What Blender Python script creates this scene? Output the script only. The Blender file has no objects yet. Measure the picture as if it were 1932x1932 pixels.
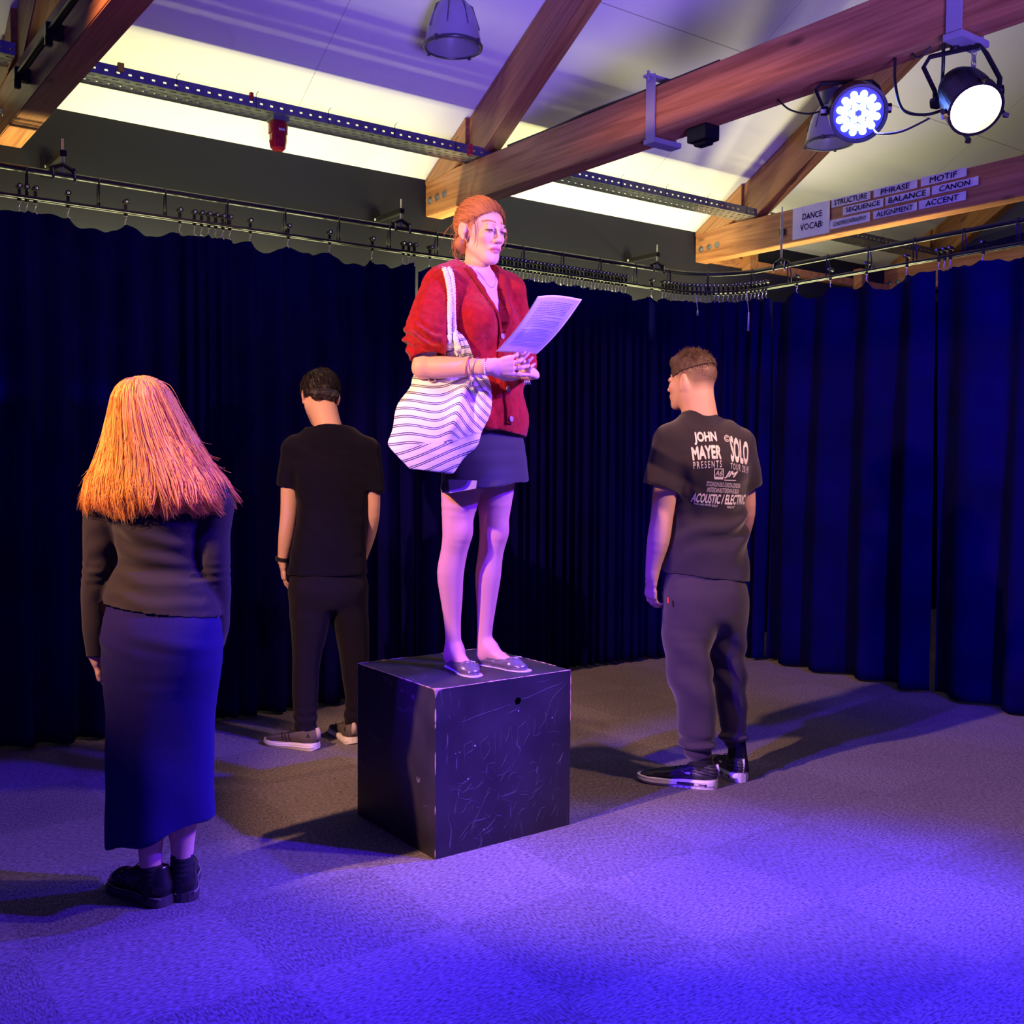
import bpy, bmesh, math, random
import numpy as np
from mathutils import Vector, Matrix
from mathutils.bvhtree import BVHTree
random.seed(7); rng = np.random.RandomState(7)
pi = math.pi
S = bpy.context.scene
COL = S.collection

# ------------------------------------------------------------------ camera
FPX = 1966.2; YAW = math.radians(53.606); PIT = math.radians(2.786); ROL = math.radians(0.3815)
CAM = np.array([0, 0, 1.30])
fw = np.array([math.cos(YAW)*math.cos(PIT), math.sin(YAW)*math.cos(PIT), -math.sin(PIT)])
rt = np.array([math.sin(YAW), -math.cos(YAW), 0.0]); up = np.cross(rt, fw)
RT = math.cos(ROL)*rt + math.sin(ROL)*up; UP = -math.sin(ROL)*rt + math.cos(ROL)*up
cd = bpy.data.cameras.new('camera'); cam = bpy.data.objects.new('camera', cd); COL.objects.link(cam)
cd.sensor_width = 36; cd.lens = 36*FPX/1932; cd.clip_start = .05
cam.matrix_world = Matrix(((RT[0], UP[0], -fw[0], CAM[0]), (RT[1], UP[1], -fw[1], CAM[1]), (RT[2], UP[2], -fw[2], CAM[2]), (0, 0, 0, 1)))
S.camera = cam
# ------------------------------------------------------------------ world, lights, exposure
S.view_settings.view_transform = 'Standard'; S.view_settings.look = 'None'
S.view_settings.gamma = 1; S.view_settings.use_curve_mapping = False
S.view_settings.exposure = 0.0
w = bpy.data.worlds.new('world'); S.world = w; w.use_nodes = True
w.node_tree.nodes['Background'].inputs[0].default_value = (.05, .03, 1, 1)
w.node_tree.nodes['Background'].inputs[1].default_value = .19

def aim(o, d):
    o.rotation_euler = Vector(d).to_track_quat('-Z', 'Y').to_euler()
def spot(name, loc, target, power, color, size=110, blend=.6, r=.06):
    l = bpy.data.lights.new(name, 'SPOT'); l.energy = power; l.color = color
    l.spot_size = math.radians(size); l.spot_blend = blend; l.shadow_soft_size = r
    o = bpy.data.objects.new(name, l); COL.objects.link(o); o.location = loc
    aim(o, np.array(target)-np.array(loc)); return o
def area(name, loc, target, power, color, sx, sy, spread=pi):
    l = bpy.data.lights.new(name, 'AREA'); l.energy = power; l.color = color
    l.shape = 'RECTANGLE'; l.size = sx; l.size_y = sy; l.spread = spread
    o = bpy.data.objects.new(name, l); COL.objects.link(o); o.location = loc
    aim(o, np.array(target)-np.array(loc)); return o
LED_P = (3.30, 2.33, 2.56); PAR_P = (3.29, 1.93, 2.47)
WARM = (1, .62, .36); BLUE = (.03, .01, 1); PURP = (.33, .12, 1)
# stage lamps on the next truss to the left (outside the frame): a warm one and a blue one
spot('warm_stage_lamp', (-1.30, 2.62, 3.10), (2.1, 3.02, 1.42), 1120, (1, .50, .26), 50, .35, .05)
spot('blue_stage_lamp', (-1.30, 2.18, 3.10), (3.35, 2.72, -.12), 1500, (.09, .012, 1), 22, .5, .05)
# two more lamps further along the long beam (outside the frame)
spot('warm_beam_lamp', (3.27, 1.35, 2.50), (1.7, 4.0, .6), 190, (1, .54, .30), 70, .5, .05)
spot('blue_beam_lamp', (3.25, .85, 2.50), (1.0, 3.05, .9), 1250, (.07, .008, 1), 52, .35, .05)
# the two lamps seen on the tie beam, turned towards the audience
spot('led_lamp_light', LED_P, (1.45, .85, 0), 11500, (.038, .010, 1), 94, 1, .06)
spot('par_lamp_light', (3.22, 1.84, 2.38), (1.9, 1.6, 0), 30, (1, .55, .36), 150, 1, .07)
area('blue_ceiling_fill', (.4, -1.6, .5), (3.4, 3.6, 4.6), 54, (.25, .15, 1), 1.5, 1.0, math.radians(48))  # added fill light behind the camera, only to tint the ceiling blue
spot('blue_curtain_fill', (3.25, .35, 2.50), (5.3, 2.6, 1.5), 520, (.07, .008, 1), 60, .7, .05)  # unseen light added to turn the right hand curtain bluer
# fluorescent battens behind the curtains
area('batten_light_a', (1.75, 5.11, 2.10), (1.75, 5.02, 3.2), 32, (1, .95, .42), 1.9, .04)
area('batten_light_b', (4.1, 5.11, 2.10), (4.1, 5.02, 3.2), 46, (1, .95, .42), 2.2, .04)
area('batten_light_c', (5.53, 4.3, 2.25), (5.53, 4.3, 3.2), 18, (1, .92, .42), .04, 1.6)
area('right_ceiling_fill', (5.80, 4.0, 2.15), (5.80, 4.0, 3.2), 6, (1, .93, .70), .04, 1.8)  # extra uplight added to brighten the ceiling at right

# ------------------------------------------------------------------ helpers
def local_px(origin, D):
    """metric local frame of a standing figure: x right, y away, z up"""
    O = np.array(origin, float); f2 = np.array([math.cos(YAW), math.sin(YAW), 0])
    def P(px, py, y=0.0):
        d = fw + RT*((px-966)/FPX) - UP*((py-966)/FPX)
        t = ((O-CAM) @ f2 + y)/(d @ f2)
        q = CAM + d*t - O
        return np.array([q @ rt, q @ f2, q[2]])
    return P
ROT = YAW - pi/2
MATS = {}
def nt(m): return m.node_tree
def mat(name, color=(.5, .5, .5), rough=.6, metal=0.0, bump=0.0, bscale=200, vary=0.0, vscale=8, spec=.5, emit=None, es=1, attr=False, sheen=0, trans=0):
    if name in MATS: return MATS[name]
    m = bpy.data.materials.new(name); m.use_nodes = True; n = nt(m).nodes; l = nt(m).links
    b = n['Principled BSDF']; b.inputs['Base Color'].default_value = (*color, 1)
    b.inputs['Roughness'].default_value = rough; b.inputs['Metallic'].default_value = metal
    b.inputs['Specular IOR Level'].default_value = spec
    if sheen: b.inputs['Sheen Weight'].default_value = sheen
    if trans: b.inputs['Transmission Weight'].default_value = trans
    if emit: b.inputs['Emission Color'].default_value = (*emit, 1); b.inputs['Emission Strength'].default_value = es
    tc = n.new('ShaderNodeTexCoord')
    src = None
    if attr:
        a = n.new('ShaderNodeAttribute'); a.attribute_name = 'Col'; src = a.outputs['Color']
    if vary:
        no = n.new('ShaderNodeTexNoise'); no.inputs['Scale'].default_value = vscale; no.inputs['Detail'].default_value = 6
        l.new(tc.outputs['Object'], no.inputs['Vector'])
        mx = n.new('ShaderNodeMix'); mx.data_type = 'RGBA'; mx.blend_type = 'MULTIPLY'; mx.inputs[0].default_value = 1
        rp = n.new('ShaderNodeMapRange'); rp.inputs[1].default_value = .3; rp.inputs[2].default_value = .7
        rp.inputs[3].default_value = 1-vary; rp.inputs[4].default_value = 1+vary
        l.new(no.outputs['Fac'], rp.inputs[0]); l.new(rp.outputs[0], mx.inputs[7])
        if src: l.new(src, mx.inputs[6])
        else: mx.inputs[6].default_value = (*color, 1)
        src = mx.outputs[2]
    if src: l.new(src, b.inputs['Base Color'])
    if bump:
        no = n.new('ShaderNodeTexNoise'); no.inputs['Scale'].default_value = bscale; no.inputs['Detail'].default_value = 3
        l.new(tc.outputs['Object'], no.inputs['Vector'])
        bp = n.new('ShaderNodeBump'); bp.inputs['Strength'].default_value = bump; bp.inputs['Distance'].default_value = .003
        l.new(no.outputs['Fac'], bp.inputs['Height']); l.new(bp.outputs[0], b.inputs['Normal'])
    MATS[name] = m; return m

def wood_mat(name, c1, c2, stretch, rot=(0, 0, 0)):
    m = bpy.data.materials.new(name); m.use_nodes = True; n = nt(m).nodes; l = nt(m).links; b = n['Principled BSDF']
    b.inputs['Roughness'].default_value = .45
    tc = n.new('ShaderNodeTexCoord'); mp0 = n.new('ShaderNodeMapping'); mp0.inputs['Rotation'].default_value = rot
    mp = n.new('ShaderNodeMapping'); mp.inputs['Scale'].default_value = stretch
    l.new(tc.outputs['Object'], mp0.inputs['Vector']); l.new(mp0.outputs[0], mp.inputs['Vector'])
    no = n.new('ShaderNodeTexNoise'); no.inputs['Scale'].default_value = 1; no.inputs['Detail'].default_value = 8; no.inputs['Distortion'].default_value = 1.2
    l.new(mp.outputs[0], no.inputs['Vector'])
    cr = n.new('ShaderNodeValToRGB'); cr.color_ramp.elements[0].position = .32; cr.color_ramp.elements[1].position = .66
    cr.color_ramp.elements[0].color = (*c2, 1); cr.color_ramp.elements[1].color = (*c1, 1)
    l.new(no.outputs['Fac'], cr.inputs[0])
    mp2 = n.new('ShaderNodeMapping'); mp2.inputs['Scale'].default_value = tuple(2.2 + (7-2.2)*(s/max(stretch)) for s in stretch)
    l.new(mp0.outputs[0], mp2.inputs['Vector'])
    vo = n.new('ShaderNodeTexVoronoi'); vo.inputs['Scale'].default_value = 1.0; l.new(mp2.outputs[0], vo.inputs['Vector'])
    kr = n.new('ShaderNodeMapRange'); kr.inputs[1].default_value = .05; kr.inputs[2].default_value = .13; kr.inputs[3].default_value = .35; kr.inputs[4].default_value = 1
    l.new(vo.outputs['Distance'], kr.inputs[0])
    mx = n.new('ShaderNodeMix'); mx.data_type = 'RGBA'; mx.blend_type = 'MULTIPLY'; mx.inputs[0].default_value = 1
    l.new(cr.outputs[0], mx.inputs[6]); l.new(kr.outputs[0], mx.inputs[7]); l.new(mx.outputs[2], b.inputs['Base Color'])
    bp = n.new('ShaderNodeBump'); bp.inputs['Strength'].default_value = .1; l.new(no.outputs['Fac'], bp.inputs['Height']); l.new(bp.outputs[0], b.inputs['Normal'])
    return m

def tag(o, label=None, cat=None, group=None, kind=None):
    if label: o['label'] = label
    if cat: o['category'] = cat
    if group: o['group'] = group
    if kind: o['kind'] = kind
    return o
def empty(name, loc, rz=0.0, **k):
    o = bpy.data.objects.new(name, None); COL.objects.link(o); o.location = loc; o.rotation_euler = (0, 0, rz)
    o.empty_display_size = .05; return tag(o, **k)
def link(name, me, material, parent=None, smooth=False, **k):
    if material and not me.materials: me.materials.append(material)
    o = bpy.data.objects.new(name, me); COL.objects.link(o)
    if parent: o.parent = parent
    if smooth:
        me.polygons.foreach_set('use_smooth', [True]*len(me.polygons))
    return tag(o, **k)
class MB:
    def __init__(s): s.v = []; s.f = []
    def add(s, vs, fs):
        b = len(s.v); s.v += [tuple(map(float, v)) for v in vs]; s.f += [tuple(i+b for i in f) for f in fs]; return s
    def box(s, lo, hi, M=None):
        x0, y0, z0 = lo; x1, y1, z1 = hi
        v = [(x0, y0, z0), (x1, y0, z0), (x1, y1, z0), (x0, y1, z0), (x0, y0, z1), (x1, y0, z1), (x1, y1, z1), (x0, y1, z1)]
        if M is not None: v = [M @ Vector(p) for p in v]
        return s.add(v, [(0, 3, 2, 1), (4, 5, 6, 7), (0, 1, 5, 4), (1, 2, 6, 5), (2, 3, 7, 6), (3, 0, 4, 7)])
    def tube(s, pts, r, n=8, caps=True, closed=False):
        pts = [np.array(p, float) for p in pts]; N = len(pts)
        rr = r if hasattr(r, '__len__') else [r]*N
        t0 = pts[1]-pts[0]; t0 = t0/np.linalg.norm(t0)
        u = np.cross(t0, [0, 0, 1.]);
        if np.linalg.norm(u) < .05: u = np.cross(t0, [1., 0, 0])
        u /= np.linalg.norm(u); vs = []
        for i in range(N):
            a = pts[(i-1) % N] if (closed or i > 0) else pts[0]; b = pts[(i+1) % N] if (closed or i < N-1) else pts[-1]
            t = b-a; t = t/(np.linalg.norm(t)+1e-12)
            u = u-t*(u@t); u /= np.linalg.norm(u)+1e-12; v = np.cross(t, u)
            for k in range(n):
                a_ = 2*pi*k/n; vs.append(pts[i]+rr[i]*(math.cos(a_)*u+math.sin(a_)*v))
        fs = []
        for i in range(N if closed else N-1):
            j = (i+1) % N
            for k in range(n): fs.append((i*n+k, i*n+(k+1) % n, j*n+(k+1) % n, j*n+k))
        if caps and not closed: fs.append(tuple(range(n))[::-1]); fs.append(tuple((N-1)*n+k for k in range(n)))
        return s.add(vs, fs)
    def lathe(s, prof, n=32, c=(0, 0, 0), axis=(0, 0, 1)):
        """prof: list of (r, h) along the axis"""
        q = Vector(axis).to_track_quat('Z', 'Y').to_matrix(); c = Vector(c); vs = []
        for r, h in prof:
            for k in range(n):
                a = 2*pi*k/n; vs.append(c+q @ Vector((r*math.cos(a), r*math.sin(a), h)))
        fs = [(i*n+k, i*n+(k+1) % n, (i+1)*n+(k+1) % n, (i+1)*n+k) for i in range(len(prof)-1) for k in range(n)]
        return s.add(vs, fs)
    def disc(s, c, axis, r, n=24, th=.002):
        return s.lathe([(1e-4, 0), (r, 0), (r, th), (1e-4, th)], n, c, axis)
    def prism(s, poly, x0, x1):
        """poly of (y,z) extruded along x"""
        n = len(poly); vs = [(x0, y, z) for y, z in poly]+[(x1, y, z) for y, z in poly]
        fs = [tuple(range(n)), tuple(range(2*n-1, n-1, -1))]+[(i, i+n, (i+1) % n+n, (i+1) % n) for i in range(n)]
        return s.add(vs, fs)
    def mesh(s, name='m', bevel=0, fix=True):
        me = bpy.data.meshes.new(name); me.from_pydata(s.v, [], s.f)
        if fix or bevel:
            bm = bmesh.new(); bm.from_mesh(me)
            if fix: bmesh.ops.recalc_face_normals(bm, faces=bm.faces)
            if bevel: bmesh.ops.bevel(bm, geom=[e for e in bm.edges], offset=bevel, segments=2, affect='EDGES')
            bm.to_mesh(me); bm.free()
        me.update(); return me
    def build(s, name, m, parent=None, bevel=0, smooth=False, **k):
        return link(name, s.mesh(name, bevel), m, parent, smooth, **k)

# ------------------------------------------------------------------ signed distance modelling of soft bodies
class SDF:
    def __init__(s, lo, hi, h):
        s.lo = np.array(lo, float); s.h = h
        s.n = np.ceil((np.array(hi)-s.lo)/h).astype(int)+1
        s.F = np.full(s.n, .2, np.float32)
    def win(s, lo, hi):
        a = np.clip(np.floor((np.array(lo)-s.lo)/s.h).astype(int), 0, s.n)
        b = np.clip(np.ceil((np.array(hi)-s.lo)/s.h).astype(int)+1, 0, s.n)
        sl = tuple(slice(i, j) for i, j in zip(a, b))
        ax = [(s.lo[i]+s.h*np.arange(a[i], b[i])).astype(np.float32) for i in range(3)]
        return sl, ax[0][:, None, None], ax[1][None, :, None], ax[2][None, None, :]
    def comb(s, sl, d, k, op):
        A = s.F[sl]
        if A.size == 0: return
        if op == 'u':
            hh = np.maximum(k-np.abs(A-d), 0)/k if k > 0 else 0
            s.F[sl] = np.minimum(A, d)-hh*hh*k*.25
        elif op == 's':
            d = -d; hh = np.maximum(k-np.abs(A-d), 0)/k if k > 0 else 0
            s.F[sl] = np.maximum(A, d)+hh*hh*k*.25
    def dseg(s, a, b, ra, rb, k, side):
        R = max(*ra, *rb)+k+3*s.h
        sl, X, Y, Z = s.win(np.minimum(a, b)-R, np.maximum(a, b)+R)
        if s.F[sl].size == 0: return sl, None
        ab = b-a; L2 = ab@ab+1e-12
        t = np.clip(((X-a[0])*ab[0]+(Y-a[1])*ab[1]+(Z-a[2])*ab[2])/L2, 0, 1)
        qx = X-a[0]-t*ab[0]; qy = Y-a[1]-t*ab[1]; qz = Z-a[2]-t*ab[2]
        if side is None:
            d = np.sqrt(qx*qx+qy*qy+qz*qz)-(ra[0]+t*(rb[0]-ra[0]))
        else:
            u = np.array(side, float); u = u/np.linalg.norm(u)
            w_ = ab/math.sqrt(L2) if L2 > 1e-10 else np.array([0, 0, 1.])
            v = np.cross(w_, u); v /= np.linalg.norm(v)
            ru = ra[0]+t*(rb[0]-ra[0]); rv = ra[1]+t*(rb[1]-ra[1]); rm = np.minimum(ru, rv)
            qu = qx*u[0]+qy*u[1]+qz*u[2]; qv = qx*v[0]+qy*v[1]+qz*v[2]; q2 = qx*qx+qy*qy+qz*qz
            qw2 = np.maximum(q2-qu*qu-qv*qv, 0)
            g = np.sqrt((qu/ru)**2+(qv/rv)**2+qw2/rm**2)
            gl = np.sqrt((qu/ru**2)**2+(qv/rv**2)**2+qw2/rm**4)
            d = g*(g-1)/(gl+1e-6)
        return sl, d.astype(np.float32)
    def seg(s, a, b, ra, rb, k=.02, side=None, op='u'):
        """ra, rb: radius, or (across, deep) with side = unit vector of 'across'"""
        a = np.array(a, float); b = np.array(b, float)
        ra = ra if hasattr(ra, '__len__') else (ra, ra); rb = rb if hasattr(rb, '__len__') else (rb, rb)
        sl, d = s.dseg(a, b, ra, rb, k, side)
        if d is not None: s.comb(sl, d, k, op)
        return s
    def chain(s, pts, k=.02, side=None, op='u', n=3):
        """a limb through the points, radii and path interpolated smoothly"""
        A = np.array([[*p, *(r if hasattr(r, '__len__') else (r, r))] for p, r in pts], float); out = []
        for i in range(len(A)-1):
            p0 = A[max(i-1, 0)]; p1, p2 = A[i], A[i+1]; p3 = A[min(i+2, len(A)-1)]
            l0, l1, l2 = [max(np.linalg.norm((y-x)[:3]), 1e-6) for x, y in ((p0, p1), (p1, p2), (p2, p3))]
            m1 = (p2-p1) if i == 0 else ((p2-p1)/l1*l0+(p1-p0)/l0*l1)/(l0+l1)*l1
            m2 = (p2-p1) if i == len(A)-2 else ((p3-p2)/l2*l1+(p2-p1)/l1*l2)/(l1+l2)*l1
            for t in np.linspace(0, 1, n, endpoint=False):
                out.append((2*t**3-3*t*t+1)*p1+(t**3-2*t*t+t)*m1+(-2*t**3+3*t*t)*p2+(t**3-t*t)*m2)
        out.append(A[-1]); out = np.array(out); R = out[:, 3:].max()+k+3*s.h
        lo = out[:, :3].min(0)-R; hi = out[:, :3].max(0)+R; sl, X, Y, Z = s.win(lo, hi)
        if s.F[sl].size == 0: return s
        D = np.full(s.F.shape, .2, np.float32) if s.F.size < 3e6 else None
        if D is None: D = np.full(s.F.shape, .2, np.float32)
        kk = .006
        for a, b in zip(out[:-1], out[1:]):
            s2, d = s.dseg(a[:3], b[:3], tuple(a[3:]), tuple(b[3:]), k, side)
            if d is not None: D[s2] = np.minimum(D[s2], d)
        s.comb(sl, D[sl], k, op); return s
    def ell(s, c, r, M=None, k=.01, op='u'):
        """M: 3x3 with the ellipsoid's axes as columns"""
        c = np.array(c, float); R = max(r)+k+3*s.h
        sl, X, Y, Z = s.win(c-R, c+R)
        if s.F[sl].size == 0: return s
        M = np.eye(3) if M is None else np.array(M)
        x, y, z = X-c[0], Y-c[1], Z-c[2]; g = 0; gl = 0
        for i in range(3):
            q = x*M[0, i]+y*M[1, i]+z*M[2, i]; g = g+(q/r[i])**2; gl = gl+(q/r[i]**2)**2
        g = np.sqrt(g); d = g*(g-1)/(np.sqrt(gl)+1e-6)
        s.comb(sl, d.astype(np.float32), k, op); return s
    def cut(s, p, n, lo=None, hi=None):
        """remove everything on the side n points to, in a window"""
        lo = s.lo if lo is None else lo; hi = s.lo+s.h*s.n if hi is None else hi
        sl, X, Y, Z = s.win(lo, hi); n = np.array(n, float); n /= np.linalg.norm(n)
        d = (X-p[0])*n[0]+(Y-p[1])*n[1]+(Z-p[2])*n[2]
        s.F[sl] = np.maximum(s.F[sl], d.astype(np.float32)); return s
    def fn(s, f):
        sl, X, Y, Z = s.win(s.lo, s.lo+s.h*s.n); s.F = f(s.F, X, Y, Z).astype(np.float32); return s
    def verts(s):
        F = s.F; F[0] = F[-1] = .1; F[:, 0] = F[:, -1] = .1; F[:, :, 0] = F[:, :, -1] = .1
        ins = F < 0
        c = [ins[i:ins.shape[0]-1+i, j:ins.shape[1]-1+j, k:ins.shape[2]-1+k] for i in (0, 1) for j in (0, 1) for k in (0, 1)]
        a = c[0].copy(); o = c[0].copy()
        for q in c[1:]: a &= q; o |= q
        act = o & ~a; idx = np.argwhere(act); id_ = np.full(act.shape, -1, np.int32); id_[act] = np.arange(len(idx))
        pos = np.zeros((len(idx), 3)); cnt = np.zeros(len(idx))
        off = [(i, j, k) for i in (0, 1) for j in (0, 1) for k in (0, 1)]
        val = [F[idx[:, 0]+i, idx[:, 1]+j, idx[:, 2]+k].astype(float) for i, j, k in off]
        for p in range(8):
            for q in range(p+1, 8):
                if sum(abs(x-y) for x, y in zip(off[p], off[q])) != 1: continue
                va, vb = val[p], val[q]; m = (va < 0) != (vb < 0)
                t = va[m]/(va[m]-vb[m]); pa = np.array(off[p], float); pb = np.array(off[q], float)
                pos[m] += pa+(pb-pa)*t[:, None]; cnt[m] += 1
        V = s.lo+s.h*(idx+pos/cnt[:, None]); faces = []
        for ax in range(3):
            b_, c_ = [(1, 2), (2, 0), (0, 1)][ax]
            A = [slice(None)]*3; B = [slice(None)]*3; A[ax] = slice(0, -1); B[ax] = slice(1, None)
            ia, ib = ins[tuple(A)], ins[tuple(B)]
            e = np.argwhere(ia != ib); fl = ia[tuple(e.T)]
            ok = (e[:, b_] > 0) & (e[:, c_] > 0) & (e[:, b_] < F.shape[b_]-1) & (e[:, c_] < F.shape[c_]-1); e = e[ok]; fl = fl[ok]
            q = []
            for db, dc in ((-1, -1), (0, -1), (0, 0), (-1, 0)):
                g = e.copy(); g[:, b_] += db; g[:, c_] += dc; q.append(id_[tuple(g.T)])
            q = np.stack(q, 1); q[~fl] = q[~fl][:, ::-1]; faces.append(q)
        return V, np.concatenate(faces)
    def mesh(s, name='m', relax=2, disp=None, col=None):
        V, Fc = s.verts()
        for _ in range(relax):
            acc = np.zeros_like(V); cn = np.zeros(len(V))
            for i in range(4):
                j = (i+1) % 4
                np.add.at(acc, Fc[:, i], V[Fc[:, j]]); np.add.at(cn, Fc[:, i], 1)
                np.add.at(acc, Fc[:, j], V[Fc[:, i]]); np.add.at(cn, Fc[:, j], 1)
            V = .5*V+.5*acc/cn[:, None]
        me = bpy.data.meshes.new(name)
        me.vertices.add(len(V)); me.vertices.foreach_set('co', V.astype(np.float32).ravel())
        me.loops.add(Fc.size); me.loops.foreach_set('vertex_index', Fc.astype(np.int32).ravel())
        me.polygons.add(len(Fc)); me.polygons.foreach_set('loop_start', np.arange(0, Fc.size, 4, dtype=np.int32))
        me.polygons.foreach_set('loop_total', np.full(len(Fc), 4, np.int32))
        me.update(); me.validate()
        if disp:
            N = np.zeros(len(V)*3, np.float32); me.vertices.foreach_get('normal', N); N = N.reshape(-1, 3)
            V = V+N*disp(V, N)[:, None]
            me.vertices.foreach_set('co', V.astype(np.float32).ravel()); me.update()
        if col is not None:
            C = np.ones((len(V), 4), np.float32); C[:, :3] = col(V)
            at = me.attributes.new('Col', 'FLOAT_COLOR', 'POINT'); at.data.foreach_set('color', C.ravel())
        return me
def nz(V, f, seed=0, stretch=(1, 1, 1)):
    """cheap smooth noise in -1..1"""
    r = np.random.RandomState(seed); o = 0
    V = V*np.array(stretch)
    for i in range(6):
        d = r.normal(size=3); d /= np.linalg.norm(d); e = r.normal(size=3)
        o = o+np.sin((V@d)*f*(1+.35*i)+r.rand()*6.3+1.3*np.sin((V@e)*f*.5+r.rand()*6))
    return o/3.5
def bvh(me): return BVHTree.FromPolygons([v.co for v in me.vertices], [p.vertices[:] for p in me.polygons])

def frame(th, pitch=0, roll=0):
    """columns: the figure's right, forward, up; th = azimuth of forward"""
    f = np.array([math.cos(th), math.sin(th), 0]); r = np.array([f[1], -f[0], 0]); u = np.array([0, 0, 1.])
    f2 = f*math.cos(pitch)-u*math.sin(pitch); u2 = u*math.cos(pitch)+f*math.sin(pitch)
    r3 = r*math.cos(roll)+u2*math.sin(roll); u3 = u2*math.cos(roll)-r*math.sin(roll)
    return np.stack([r3, f2, u3], 1)

def head(F, c, M, sc=1.0, face=True, slim=1.0):
    c = np.array(c, float)
    H = lambda x, y, z: c+M@(np.array([x, y, z])*sc)
    e = lambda p, r, k=.01, op='u', A=None: F.ell(H(*p), [q*sc for q in r], M if A is None else M@A, k*sc, op)
    g = lambda p, q, a, b, k=.008, op='u': F.seg(H(*p), H(*q), a*sc, b*sc, k*sc, None, op)
    e((0, -.015, .035), (.075, .092, .080)); e((0, .030, -.030), (.055*slim, .057, .067), .03)
    e((0, .055, -.060), (.033*slim, .033, .035), .03)
    e((0, .074, -.094), (.018*slim, .016, .015), .022)
    for x in (-1, 1):
        g((x*.055*slim, -.005, -.050), (x*.018, .060, -.090), .016*slim, .013, .025)
        e((x*.040*slim, .062, -.018), (.018, .018, .018), .02)
        if face:
            g((x*.012, .084, .030), (x*.038, .073, .030), .006*slim, .005*slim, .014)
            e((x*.031, .098, .012), (.017, .012, .011), .010, 's')
            e((x*.031, .0775, .010), (.0145, .0140, .0130), .003)
            g((x*.020, .0905, .0065), (x*.043, .083, .0065), .0022, .0018, .002)
            e((x*.0115, .098, -.030), (.0075, .009, .0075), .006)
            e((x*.007, .103, -.0375), (.003, .004, .003), .002, 's')
        # ear
        a = .35*x; A = np.array([[math.cos(a), -math.sin(a), 0], [math.sin(a), math.cos(a), 0], [0, 0, 1]])
        e((x*.079, -.012, .002), (.008, .019, .030), .004, 'u', A)
        e((x*.0895, -.008, .005), (.0085, .012, .019), .002, 's', A)
        e((x*.079, -.004, -.008), (.006, .006, .008), .004)
        e((x*.078, -.006, -.027), (.006, .009, .009), .004)
    if face:
        g((0, .086, .020), (0, .106, -.026), .0065*slim, .0080*slim, .012)
        e((0, .109, -.028), (.0085*slim, .0075, .0075), .006)
        g((-.020, .086, -.057), (.020, .086, -.057), .004, .004, .010)
        g((-.013, .0935, -.0545), (.013, .0935, -.0545), .0038, .0038, .006)
        g((-.010, .0925, -.0665), (.010, .0925, -.0665), .0046, .0046, .006)
        g((-.013, .100, -.0605), (.013, .100, -.0605), .0034 if slim < 1 else .0022, .0034 if slim < 1 else .0022, .002, 's')
    return H
def face_color(V, c, M, sc, skin, lip, brow, cheek=None):
    q = (V-np.array(c))@M/sc; C = np.tile(np.array(skin, float), (len(V), 1))
    def mixc(mask, col):
        nonlocal C
        mask = np.clip(mask, 0, 1)[:, None]; C = C*(1-mask)+np.array(col)*mask
    fr = q[:, 1] > .05
    if cheek is not None:
        for x in (-1, 1):
            mixc(.5*np.exp(-((q[:, 0]-x*.042)**2+(q[:, 2]+.025)**2)/.022**2)*fr, cheek)
    mixc(fr*(np.abs(q[:, 0]) < .024)*np.clip(1.5-np.abs((q[:, 2]+.060)/(.011-.008*(np.abs(q[:, 0])/.024)**2))*1.0, 0, 1)*(q[:, 1] > .083), lip)
    mixc(fr*(np.abs(q[:, 0]) < .015)*np.clip(1.6-np.abs(q[:, 2]+.0605)/.0016, 0, 1), (.10, .02, .03))
    ax = np.abs(q[:, 0]); zb = .033+.004*np.sin((ax-.012)/.035*pi)
    mixc(fr*(ax > .012)*(ax < .050)*np.clip(1.6-np.abs(q[:, 2]-zb)/.0030, 0, 1), brow)
    mixc(fr*(ax > .017)*(ax < .047)*np.clip(1.5-np.abs(q[:, 2]-.0045+.1*(ax-.031))/.0020, 0, 1)*(q[:, 1] > .07), (.05, .025, .02))
    return C
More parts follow.
